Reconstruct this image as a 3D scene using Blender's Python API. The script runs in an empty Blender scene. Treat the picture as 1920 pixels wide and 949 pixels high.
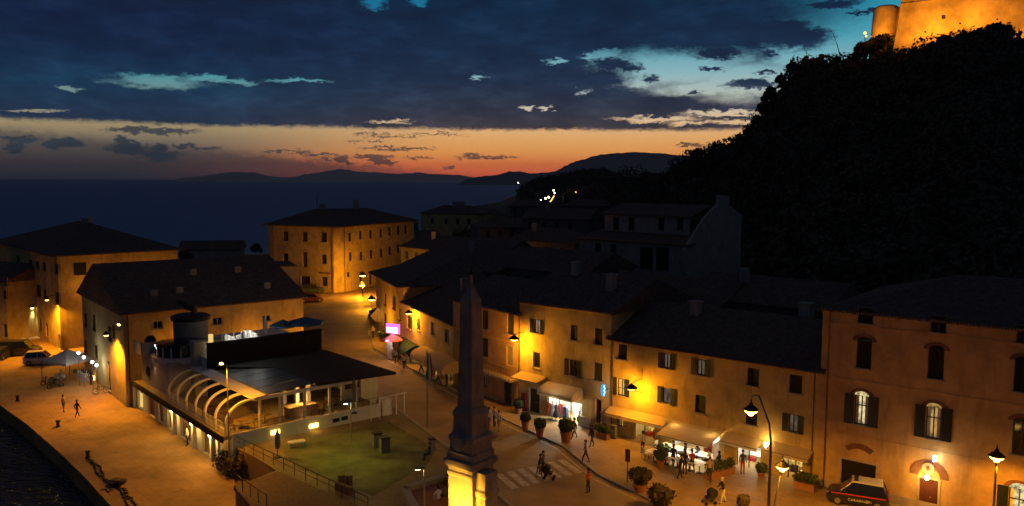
import bpy, bmesh, math, random
import numpy as np
from mathutils import Vector, Matrix
R = math.radians
scene = bpy.context.scene
C = scene.collection
random.seed(7)
# ------------------------------------------------------------------ camera
FPX = 1500.0; PITCH = R(5.12); ROLL = R(.3); CH = 21.0
cf = Vector((0, math.cos(PITCH), -math.sin(PITCH)))
_r0 = Vector((1, 0, 0)); _u0 = Vector((0, math.sin(PITCH), math.cos(PITCH)))
cr = _r0*math.cos(ROLL) + _u0*math.sin(ROLL)
cu = -_r0*math.sin(ROLL) + _u0*math.cos(ROLL)
cam_d = bpy.data.cameras.new('camera'); cam = bpy.data.objects.new('camera', cam_d); C.objects.link(cam)
m = Matrix((( cr.x, cu.x, -cf.x, 0), (cr.y, cu.y, -cf.y, 0), (cr.z, cu.z, -cf.z, CH), (0, 0, 0, 1)))
cam.matrix_world = m
cam_d.sensor_width = 36; cam_d.lens = 36*FPX/1920; cam_d.clip_start = .5; cam_d.clip_end = 200000
scene.camera = cam
def ray(x, y): return cf*FPX + cr*(x-960) + cu*(474.5-y)
def G(x, y, z=0.):                       # survey point -> position on the level z
    d = ray(x, y); t = (z-CH)/d.z
    return Vector((d.x*t, d.y*t, z))
def AT(x, y, D):                         # survey point at forward distance D
    d = ray(x, y); t = D/d.y
    return Vector((d.x*t, D, CH+d.z*t))
# ------------------------------------------------------------------ view / exposure
scene.view_settings.view_transform = 'Standard'; scene.view_settings.look = 'None'
scene.view_settings.gamma = 1; scene.view_settings.exposure = 0
scene.view_settings.use_curve_mapping = False
scene.cycles.use_denoising = True; scene.cycles.max_bounces = 4; scene.cycles.diffuse_bounces = 2
scene.cycles.glossy_bounces = 2; scene.cycles.transmission_bounces = 3; scene.cycles.volume_bounces = 0
scene.cycles.sample_clamp_indirect = 2.0; scene.cycles.use_light_tree = True
# ------------------------------------------------------------------ node helper
class NT:
    def __init__(s, nt): s.t = nt; s.n = nt.nodes; s.n.clear()
    def node(s, ty, **k):
        n = s.n.new(ty)
        for a, b in k.items(): setattr(n, a, b)
        return n
    def put(s, sock, v):
        if v is None: return
        if hasattr(v, 'is_linked') or isinstance(v, bpy.types.NodeSocket): s.t.links.new(v, sock)
        else: sock.default_value = v
    def math(s, op, a, b=None, c=None, clamp=False):
        n = s.node('ShaderNodeMath', operation=op, use_clamp=clamp)
        s.put(n.inputs[0], a); s.put(n.inputs[1], b); s.put(n.inputs[2], c)
        return n.outputs[0]
    def vec(s, op, a, b=None, c=None, out=0):
        n = s.node('ShaderNodeVectorMath', operation=op)
        s.put(n.inputs[0], a); s.put(n.inputs[1], b); s.put(n.inputs[2], c)
        return n.outputs[out]
    def noise(s, v, scale, detail=3, rough=.55, dim='3D', out=0):
        n = s.node('ShaderNodeTexNoise', noise_dimensions=dim)
        s.put(n.inputs['Vector'], v); n.inputs['Scale'].default_value = scale
        n.inputs['Detail'].default_value = detail; n.inputs['Roughness'].default_value = rough
        return n.outputs[out]
    def ramp(s, f, pts, interp='LINEAR'):
        n = s.node('ShaderNodeValToRGB'); cr_ = n.color_ramp; cr_.interpolation = interp
        while len(cr_.elements) > 1: cr_.elements.remove(cr_.elements[-1])
        cr_.elements[0].position = pts[0][0]; cr_.elements[0].color = (*pts[0][1], 1)
        for p, c in pts[1:]:
            e = cr_.elements.new(p); e.color = (*c, 1)
        s.put(n.inputs[0], f); return n.outputs[0]
    def mix(s, f, a, b, blend='MIX'):
        n = s.node('ShaderNodeMix', data_type='RGBA', blend_type=blend)
        s.put(n.inputs[0], f); s.put(n.inputs[6], a); s.put(n.inputs[7], b)
        return n.outputs[2]
    def mrange(s, v, a, b, c=0., d=1., smooth=True):
        n = s.node('ShaderNodeMapRange', interpolation_type='SMOOTHSTEP' if smooth else 'LINEAR')
        for i, q in enumerate((v, a, b, c, d)): s.put(n.inputs[i], q)
        return n.outputs[0]
def lin(r, g, b):
    f = lambda c: (c/255/12.92) if c/255 <= .04045 else ((c/255+.055)/1.055)**2.4
    return (f(r), f(g), f(b))
# ------------------------------------------------------------------ world: dusk sky
w = bpy.data.worlds.new('World'); scene.world = w; w.use_nodes = True
n = NT(w.node_tree)
tc = n.node('ShaderNodeTexCoord').outputs['Generated']
sep = n.node('ShaderNodeSeparateXYZ'); n.put(sep.inputs[0], tc)
az = n.math('MULTIPLY', n.math('ARCTAN2', sep.outputs[0], sep.outputs[1]), 180/math.pi)
el = n.math('MULTIPLY', n.math('ARCSINE', sep.outputs[2]), 180/math.pi)
def AE(x, y):
    d = ray(x, y).normalized(); return math.degrees(math.atan2(d.x, d.y)), math.degrees(math.asin(d.z))
cb = n.node('ShaderNodeCombineXYZ'); n.put(cb.inputs[0], az); n.put(cb.inputs[1], el)
ae = cb.outputs[0]
st = n.vec('MULTIPLY', ae, (.32, 1.25, 1))
wa = n.noise(st, .8, 4, .62, out=1)
wb = n.noise(n.vec('MULTIPLY', ae, (.75, 1.7, 1)), 1.5, 5, .68, out=1)
warp = n.vec('MULTIPLY_ADD', n.vec('SUBTRACT', wa, (.5, .5, .5)), (5.0, 1.0, 0), ae)
warp = n.vec('MULTIPLY_ADD', n.vec('SUBTRACT', wb, (.5, .5, .5)), (1.5, .8, 0), warp)
wc = n.noise(n.vec('MULTIPLY', ae, (1., 2.2, 1)), 2.2, 4, .7, out=1)
warp = n.vec('MULTIPLY_ADD', n.vec('SUBTRACT', wc, (.5, .5, .5)), (.9, .5, 0), warp)
warp2 = n.vec('MULTIPLY_ADD', n.vec('SUBTRACT', wb, (.5, .5, .5)), (1.9, .8, 0), ae)
warp2 = n.vec('MULTIPLY_ADD', n.vec('SUBTRACT', wc, (.5, .5, .5)), (1.2, .8, 0), warp2)
def ells(lst, v):
    cur = None
    for x, y, rx, ry in lst:
        a, e = AE(x, y); k = math.degrees(1/FPX)
        s_ = Vector((1/(rx*k), 1/(ry*k), 0)); o_ = Vector((-a*s_.x, -e*s_.y, 0))
        d = n.vec('LENGTH', n.vec('MULTIPLY_ADD', v, s_, o_), out=1)
        cur = d if cur is None else n.math('MINIMUM', cur, d)
    return cur
holes = ells([(300,155,85,11),(415,150,70,6),(560,151,50,4),(55,206,40,3),(125,168,14,4),(700,5,30,9),(790,0,22,6),
              (1270,128,150,38),(1400,150,130,40),(1500,105,60,40),(1560,110,90,60),(1620,60,130,55),(1700,10,150,70),
              (1455,12,55,18),(1480,35,40,16),(1330,165,100,16),(1085,170,14,7),(1050,115,20,4),(1190,155,40,10),
              (1240,222,90,5),(1360,212,70,5),(1390,228,50,5),(980,202,16,3),(1025,202,14,3),(900,147,20,3),(730,228,50,2.5),
              (1140,104,35,10),(1110,112,14,12),(1300,230,60,4)], warp)
clouds = ells([(1225,30,330,62),(1330,65,180,34),(1450,60,80,30),(1500,70,55,22),(1350,100,50,12),(1120,150,60,24),(1146,121,42,13),(1180,128,26,8),(1410,157,48,8),
               (1560,8,50,9),(1625,23,40,4),(1220,147,15,6),(1335,128,18,4),(1440,100,14,6),(1305,174,12,3),(1435,136,20,3),(1165,232,40,3)], warp2)
low = ells([(232,265,13,10),(240,278,40,12),(300,278,14,10),(300,292,36,10),(125,267,30,9),(100,272,14,10),(40,262,24,7),(30,275,14,12),(345,273,18,4),(390,278,28,3),
            (540,284,52,2.2),(600,290,36,3),(640,298,14,7),(655,304,7,6),(610,298,12,3),(700,295,32,6),(712,302,18,6),(732,305,12,5),
            (745,278,72,3),(790,295,30,2.4),(905,295,54,3),(890,293,22,3),(950,296,22,2),(665,265,18,1.6),(705,264,14,1.6),
            (820,252,60,1.6),(700,251,40,1.6),(1290,273,26,2.5),(735,256,60,1.4),(285,245,80,6),(840,312,14,4)], warp2)
# base clear-sky gradient, by elevation (deg/30)
E_ = lambda d: d/30
sky = n.ramp(n.math('MULTIPLY', el, 1/30), [(0, lin(190,90,70)), (E_(.5), lin(242,110,72)), (E_(1.2), lin(248,132,76)), (E_(2.0), lin(246,164,86)),
      (E_(3.2), lin(240,180,114)), (E_(4.4), lin(232,198,158)), (E_(5.6), lin(196,198,186)), (E_(7.5), lin(140,184,192)), (E_(9.5), lin(78,162,182)),
      (E_(12), lin(22,146,178)), (E_(18), lin(10,84,130)), (1, lin(40,62,92))])
left = n.ramp(n.math('MULTIPLY', el, 1/30), [(0, lin(40,46,60)), (E_(1.2), lin(80,74,74)), (E_(2.2), lin(112,104,96)), (E_(3.4), lin(166,146,110)),
      (E_(4.8), lin(132,142,134)), (E_(7), lin(70,150,164)), (E_(12), lin(20,110,150)), (1, lin(8,50,96))])
fl = n.mrange(n.math('ADD', az, n.math('MULTIPLY', el, -1.6)), -28., -7.)
sky = n.mix(fl, left, sky)
# the afterglow only reaches part of the horizon
away = n.mrange(n.math('ABSOLUTE', n.math('SUBTRACT', az, 8.)), 38., 95.)
sky = n.mix(away, sky, n.ramp(n.math('MULTIPLY', el, 1/30), [(0, lin(38,46,66)), (.3, lin(24,58,92)), (1, lin(8,44,84))]))
ccol = n.ramp(n.math('MULTIPLY', el, 1/30), [(0, lin(92,62,66)), (E_(1.5), lin(82,66,70)), (E_(3.6), lin(64,60,68)), (E_(5), lin(44,52,72)), (E_(7), lin(26,46,74)),
      (E_(9), lin(16,40,70)), (E_(12.5), lin(8,36,64)), (E_(18), lin(18,34,54)), (1, lin(44,46,54))])
cleft = n.ramp(n.math('MULTIPLY', el, 1/30), [(0, lin(40,52,62)), (E_(1.5), lin(34,52,66)), (E_(3.0), lin(34,56,72)), (E_(4), lin(30,52,80)), (E_(6), lin(18,54,84)), (E_(8), lin(13,38,70)), (E_(10), lin(12,30,62)), (E_(18), lin(18,30,50)), (1, lin(44,46,54))])
ccol = n.mix(n.mrange(az, -24., -2.), cleft, ccol)
tex = n.noise(n.vec('MULTIPLY', ae, (.3, .85, 1)), .75, 6, .64)
ccol = n.mix(1., ccol, n.ramp(tex, [(.25, (.48,.54,.62)), (.5, (.97,.97,.97)), (.74, (1.9,1.75,1.55))]), 'MULTIPLY')
sx = n.node('ShaderNodeSeparateXYZ'); n.put(sx.inputs[0], warp2)
edge = n.math('ADD', n.math('MULTIPLY', n.math('SUBTRACT', n.noise(n.vec('MULTIPLY', ae, (.12, .0, 1)), 1., 3, .6), .5), .5), 0.)
deck_in = n.math('ADD', n.math('ADD', n.math('MULTIPLY', el, .5), n.math('MULTIPLY', sx.outputs[1], .5)), edge)
deck = n.mrange(deck_in, 3.45, 3.82)
hol = n.mrange(holes, .4, 1.25)
cld = n.mrange(clouds, 1.35, .6)
d1 = n.math('MULTIPLY', deck, hol)
# high open sky patches out of the frame
hi = n.mrange(n.noise(n.vec('MULTIPLY', tc, (1.4, 1.4, 2.2)), 2.2, 5, .6), .48, .6)
high = n.mrange(el, 14., 20.)
d1 = n.math('MULTIPLY', d1, n.math('SUBTRACT', 1., n.math('MULTIPLY', high, n.math('MULTIPLY', hi, .6))))
cov = n.math('MAXIMUM', d1, n.math('MULTIPLY', cld, deck))
lowm = n.math('MULTIPLY', n.mrange(low, 1.15, .65), .85)
cov = n.math('MAXIMUM', cov, lowm)
# hazy bank low on the left
bank = n.math('MULTIPLY', n.mrange(n.math('ADD', n.math('ADD', sx.outputs[1], n.math('MULTIPLY', sx.outputs[0], .085)), 0.), .62, -.15), n.mrange(az, 3., -14.))
sky = n.mix(n.math('MULTIPLY', bank, .75), sky, n.ramp(n.math('MULTIPLY', el, 1/30), [(0, lin(36,46,58)), (E_(1.3), lin(66,62,66)), (E_(2.6), lin(86,80,78)), (E_(4), lin(110,100,90))]))
final = n.mix(cov, sky, ccol)
below = n.mrange(el, -.1, -3.)
final = n.mix(below, final, (.004, .006, .012, 1))
bg = n.node('ShaderNodeBackground'); n.put(bg.inputs[0], final); bg.inputs[1].default_value = 1.0
nis = n.node('ShaderNodeTexSky'); nis.sky_type = 'NISHITA'; nis.sun_disc = False
nis.sun_elevation = R(-3); nis.sun_rotation = R(8)
bg2 = n.node('ShaderNodeBackground'); n.put(bg2.inputs[0], nis.outputs[0]); bg2.inputs[1].default_value = .02
ad = n.node('ShaderNodeAddShader'); n.put(ad.inputs[0], bg.outputs[0]); n.put(ad.inputs[1], bg2.outputs[0])
out = n.node('ShaderNodeOutputWorld'); n.put(out.inputs[0], ad.outputs[0])
w.cycles.sampling_method = 'MANUAL'; w.cycles.sample_map_resolution = 512
# last trace of the sun behind the horizon: very weak, very soft
sd = bpy.data.lights.new('sun', 'SUN'); so = bpy.data.objects.new('sun', sd); C.objects.link(so)
sd.energy = .012; sd.angle = R(25); sd.color = (1, .6, .4)
so.rotation_euler = (R(87), 0, R(180-8))
# ------------------------------------------------------------------ lamps
SOD = (1.0, .38, .012); WARM = (1.0, .62, .2); WHITE = (1.0, .92, .72); COOL = (.85, .95, 1.0)
LIGHTS = []
def lamp(p, watts, col=SOD, rad=.12, spot=None, aim=None, blend=.6):
    d = bpy.data.lights.new('bulb', 'SPOT' if spot else 'POINT'); d.energy = watts; d.color = col; d.shadow_soft_size = rad
    o = bpy.data.objects.new('bulb', d); C.objects.link(o); o.location = p
    if spot:
        d.spot_size = R(spot); d.spot_blend = blend
        v = Vector(aim or (0, 0, -1)); o.rotation_euler = v.to_track_quat('-Z', 'Y').to_euler()
    LIGHTS.append(o); return o
# ------------------------------------------------------------------ materials
def mat(name, col, rough=.8, var=.25, scale=1.5, bump=.0, bscale=20, metal=0, spec=.3, stain=0, wave=None, slab=0):
    m = bpy.data.materials.new(name); m.use_nodes = True; n = NT(m.node_tree)
    co = n.node('ShaderNodeTexCoord').outputs['Object']
    geo = n.node('ShaderNodeNewGeometry').outputs['Position']
    c = (*col, 1)
    f = n.noise(geo, scale, 5, .6)
    base = n.mix(1., c, n.ramp(f, [(.3, (1-var,)*3), (.7, (1+var*.6,)*3)]), 'MULTIPLY')
    if stain:
        f2 = n.noise(n.vec('MULTIPLY', geo, (1.3, 1.3, .22)), 1.1, 6, .7)
        base = n.mix(n.math('MULTIPLY', n.mrange(f2, .5, .72), stain), base, (col[0]*.45, col[1]*.42, col[2]*.4, 1))
    if slab:
        bt = n.node('ShaderNodeTexBrick'); bt.inputs['Scale'].default_value = 1; bt.inputs['Brick Width'].default_value = slab; bt.inputs['Row Height'].default_value = slab*.55; bt.inputs['Mortar Size'].default_value = .03
        bt.inputs['Color1'].default_value = (1,1,1,1); bt.inputs['Color2'].default_value = (.92,.92,.92,1); bt.inputs['Mortar'].default_value = (.8,.8,.8,1)
        rt = n.node('ShaderNodeVectorRotate', rotation_type='Z_AXIS'); n.put(rt.inputs[0], geo); rt.inputs['Angle'].default_value = .83; n.put(bt.inputs[0], rt.outputs[0])
        base = n.mix(1., base, bt.outputs[0], 'MULTIPLY')
        f3 = n.noise(geo, .16, 5, .65); base = n.mix(1., base, n.ramp(f3, [(.35, (.66,.66,.66)), (.6, (1.1,1.1,1.1))]), 'MULTIPLY')
        f4 = n.noise(geo, .7, 6, .75); base = n.mix(n.math('MULTIPLY', n.mrange(f4, .56, .66), .5), base, (col[0]*.4, col[1]*.4, col[2]*.4, 1))
    b = n.node('ShaderNodeBsdfPrincipled'); n.put(b.inputs['Base Color'], base)
    b.inputs['Roughness'].default_value = rough; b.inputs['Metallic'].default_value = metal
    b.inputs['Specular IOR Level'].default_value = spec
    if wave:
        wn = n.node('ShaderNodeTexWave'); wn.inputs['Scale'].default_value = wave; wn.inputs['Distortion'].default_value = 1.5
        n.put(wn.inputs['Vector'], geo); n.put(b.inputs['Base Color'], n.mix(1., base, n.ramp(wn.outputs[1], [(.2, (.45,.45,.45)), (.8, (1.35,1.35,1.35))]), 'MULTIPLY'))  # relief shading put into the colour as darker and lighter rows
        bp = n.node('ShaderNodeBump'); bp.inputs['Strength'].default_value = .8; bp.inputs['Distance'].default_value = .06
        n.put(bp.inputs['Height'], wn.outputs[1]); n.put(b.inputs['Normal'], bp.outputs[0])
    elif bump:
        bp = n.node('ShaderNodeBump'); bp.inputs['Strength'].default_value = bump; bp.inputs['Distance'].default_value = .05
        n.put(bp.inputs['Height'], n.noise(geo, bscale, 4)); n.put(b.inputs['Normal'], bp.outputs[0])
    o = n.node('ShaderNodeOutputMaterial'); n.put(o.inputs[0], b.outputs[0]); return m
def emit(name, col, st, var=0, scale=2.):
    m = bpy.data.materials.new(name); m.use_nodes = True; n = NT(m.node_tree)
    e = n.node('ShaderNodeEmission'); e.inputs[1].default_value = st
    if var:
        geo = n.node('ShaderNodeNewGeometry').outputs['Position']
        f = n.noise(geo, scale, 4, .7)
        n.put(e.inputs[0], n.mix(1., (*col, 1), n.ramp(f, [(.38, (max(0, 1-var),)*3), (.55, (1, 1, 1))]), 'MULTIPLY'))
    else: e.inputs[0].default_value = (*col, 1)
    o = n.node('ShaderNodeOutputMaterial'); n.put(o.inputs[0], e.outputs[0]); return m
M = dict(
 palazzo=mat('palazzo_plaster', (.55,.355,.15), .9, .3, .8, .15, 12, stain=.55),
 orange=mat('orange_plaster', (.56,.41,.15), .9, .3, .8, .15, 12, stain=.55),
 yellow=mat('yellow_plaster', (.58,.45,.18), .9, .3, .8, .15, 12, stain=.55),
 pink=mat('pink_plaster', (.46,.28,.15), .9, .3, .8, .15, 12, stain=.55),
 grey=mat('grey_plaster', (.3,.28,.26), .9, .2, .8, .15, 12, stain=.4),
 white=mat('white_paint', (.62,.6,.54), .7, .1, 1, .05, 10, stain=.15),
 dimwall=mat('dimmed_weathered_wall', (.15,.14,.13), .9, .2, .8, stain=.4), dimwhite=mat('dimmed_white_paint', (.34,.33,.31), .7, .15, 1, stain=.3), mount=mat('hazed_mountain', (.75,.6,.52), 1, .2, .001, spec=0), hillwall=mat('old_plaster', (.36,.31,.27), .9, .2, .8, stain=.4),  # dusk dimness put into distant wall and tower white, haze into mountain tone
 roof=mat('terracotta_tiles', (.17,.115,.085), .9, .5, 2.5, wave=2.4),
 roofdark=mat('dark_roofing', (.018,.015,.015), .85, .3, 2, .3, 8),
 stone=mat('stone', (.3,.28,.25), .9, .25, 1.5, .4, 9, stain=.3),
 darkstone=mat('obelisk_stone', (.29,.26,.22), .9, .35, 1.2, .4, 7, stain=.5),
 cornice=mat('cornice_stone', (.4,.34,.28), .85, .15, 2),
 brick=mat('brick', (.2,.09,.06), .9, .3, 6),
 shutter=mat('green_shutter', (.02,.028,.022), .6, .2, 3, wave=6),
 frame=mat('window_frame', (.06,.05,.04), .5),
 frameW=mat('pale_frame', (.5,.48,.42), .6),
 glass=mat('dark_glass', (.012,.014,.018), .12, 0, spec=.6), roofglass=mat('roof_glass', (.03,.04,.055), .45, .3, 1, spec=.4),
 door=mat('dark_door', (.045,.035,.03), .6, .2, 4),
 reddoor=mat('red_door', (.10,.03,.022), .6, .2, 4),
 iron=mat('iron', (.03,.028,.026), .5, .1, 5, metal=.6),
 pole=mat('grey_pole', (.16,.15,.14), .45, .1, 5, metal=.5),
 pipe=mat('drainpipe', (.10,.05,.035), .5, .1),
 awn=mat('cream_awning', (.6,.52,.38), .85, .08, 2), awngreen=mat('green_awning', (.03,.06,.035), .85, .1),
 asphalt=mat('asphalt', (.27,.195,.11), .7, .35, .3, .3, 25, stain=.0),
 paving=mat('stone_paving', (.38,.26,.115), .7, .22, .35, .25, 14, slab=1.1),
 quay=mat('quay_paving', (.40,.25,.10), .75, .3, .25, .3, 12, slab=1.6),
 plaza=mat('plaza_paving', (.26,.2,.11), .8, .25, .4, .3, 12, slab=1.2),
 green_pool=mat('green_pool_tint', (.17,.165,.07), .95, .6, .35, .5, 30),
 kerb=mat('kerb_stone', (.3,.28,.25), .8, .2), paint=mat('road_paint', (.5,.46,.38), .7, .5, 2.2, stain=.8),
 bark=mat('bark', (.06,.045,.035), .9, .3, 4, .5, 10),
 leaf=mat('foliage', (.06,.08,.035), .8, .5, .6), leafdark=mat('dark_foliage', (.1,.085,.055), .9, .5, .15, spec=.1),
 shrub=mat('shrub_leaves', (.06,.085,.03), .8, .4, 2),
 terra=mat('terracotta', (.32,.13,.07), .8, .2, 3), soil=mat('hill_soil', (.09,.075,.055), .95, .4, .05),
 fort=mat('fort_stone', (.5,.36,.2), .95, .55, .16, .6, .9, stain=.35),
 skin=mat('skin', (.42,.26,.19), .6, .05), hair=mat('hair', (.03,.02,.015), .7, .1),
 cwhite=mat('white_cloth', (.7,.68,.64), .8, .08), cblack=mat('black_cloth', (.02,.02,.024), .85, .1), cblue=mat('denim', (.04,.06,.11), .85, .1),
 cred=mat('red_cloth', (.35,.04,.03), .85, .1), cbeige=mat('beige_cloth', (.45,.36,.25), .85, .1), cgrey=mat('grey_cloth', (.14,.14,.15), .85, .1),
 carblue=mat('navy_car_paint', (.008,.012,.035), .25, 0, spec=.7), carwhite=mat('white_car_paint', (.6,.6,.58), .3, 0, spec=.6), cardark=mat('dark_car_paint', (.02,.02,.022), .3, 0, spec=.7),
 cargreen=mat('green_car_paint', (.05,.07,.035), .3, 0, spec=.7), carred=mat('red_car_paint', (.2,.02,.015), .3, 0, spec=.7), rubber=mat('rubber', (.015,.015,.015), .8), rim=mat('wheel_rim', (.35,.35,.35), .35, 0, metal=.8),
 redtrim=mat('red_stripe', (.6,.04,.02), .4), wood=mat('wood', (.16,.09,.05), .7, .3, 4), blue=mat('blue_canvas', (.05,.11,.17), .8, .1), pinkc=mat('pink_canvas', (.55,.16,.35), .8, .1),
 canvas=mat('pale_canvas', (.5,.46,.44), .85, .1), red=mat('red_paint', (.5,.04,.03), .5), green=mat('flag_green', (.03,.22,.06), .8), metal=mat('steel', (.4,.4,.4), .35, .05, metal=.8),
 rope=mat('rope', (.09,.07,.05), .9, .3, 6),
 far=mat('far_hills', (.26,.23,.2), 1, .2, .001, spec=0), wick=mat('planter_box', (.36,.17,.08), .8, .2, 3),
 tile=mat('floor_boards', (.28,.22,.14), .5, .2, 3),
)
EM = dict(
 sod=emit('sodium_bulb', (1,.62,.12), 9), warm=emit('warm_bulb', (1,.75,.3), 12), white=emit('white_bulb', (1,.95,.85), 14), cool=emit('cool_bulb', (.85,.95,1), 14),
 room=emit('warm_room', (.95,.55,.16), .55, .75, 1.8), roomW=emit('bright_room', (1,.82,.4), .9, .8, 2.2), roomdim=emit('dim_room', (.5,.38,.26), .22, .6, 1.5),
 bluewin=emit('blue_screen_light', (.45,.6,.75), .5, .6, 1.), cream=emit('cream_room', (.85,.55,.16), 1.1, .35, .8), neon=emit('blue_neon', (.03,.35,.75), 1.2), neonw=emit('white_neon', (.8,.95,1), 2.5),
 shop=emit('shop_lightbox', (1,.93,.68), 1.6, .6, 3.), pink=emit('pink_sign_halo', (1,.12,.6), 2.2), signw=emit('sign_white', (1,.95,.85), 5), tail=emit('tail_light', (1,.05,.02), 1.2),
 coast=emit('coast_lamp', (1,.9,.55), 22), coasts=emit('coast_sodium', (1,.42,.05), 4), shopy=emit('shop_yellow', (1,.62,.12), .9, .8, 4.))
# water
def water_mat():
    m = bpy.data.materials.new('sea_water'); m.use_nodes = True; n = NT(m.node_tree)
    geo = n.node('ShaderNodeNewGeometry').outputs['Position']
    b = n.node('ShaderNodeBsdfPrincipled'); b.inputs['Roughness'].default_value = .22
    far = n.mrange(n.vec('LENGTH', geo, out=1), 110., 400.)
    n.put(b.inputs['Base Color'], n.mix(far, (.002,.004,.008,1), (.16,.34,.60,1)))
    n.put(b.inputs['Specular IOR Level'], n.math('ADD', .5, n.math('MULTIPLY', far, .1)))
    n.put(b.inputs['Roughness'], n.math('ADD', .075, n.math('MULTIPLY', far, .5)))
    h1 = n.noise(n.vec('MULTIPLY', geo, (1., 1.5, 1)), 1.3, 2, .5)
    h2 = n.noise(n.vec('MULTIPLY', geo, (.015, .05, 1)), 1.4, 6, .75)
    bp = n.node('ShaderNodeBump'); bp.inputs['Strength'].default_value = .8; bp.inputs['Distance'].default_value = .7
    n.put(bp.inputs['Height'], h1)
    bp2 = n.node('ShaderNodeBump'); bp2.inputs['Strength'].default_value = 1; n.put(bp2.inputs['Distance'], n.math('MULTIPLY', far, 14.))
    n.put(bp2.inputs['Height'], h2); n.put(bp2.inputs['Normal'], bp.outputs[0])
    n.put(b.inputs['Normal'], bp2.outputs[0])
    o = n.node('ShaderNodeOutputMaterial'); n.put(o.inputs[0], b.outputs[0]); return m
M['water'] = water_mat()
def canvas_mat(name, col, tr=.35):
    m = mat(name, col, .85, .08, 2); n = m.node_tree; pb = [q for q in n.nodes if q.type == 'BSDF_PRINCIPLED'][0]; o = [q for q in n.nodes if q.type == 'OUTPUT_MATERIAL'][0]
    t = n.nodes.new('ShaderNodeBsdfTranslucent'); t.inputs[0].default_value = (*col, 1); mx = n.nodes.new('ShaderNodeMixShader'); mx.inputs[0].default_value = tr
    n.links.new(pb.outputs[0], mx.inputs[1]); n.links.new(t.outputs[0], mx.inputs[2]); n.links.new(mx.outputs[0], o.inputs[0]); return m
M['awn'] = canvas_mat('cream_awning', (.6,.46,.26), .22)
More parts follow.
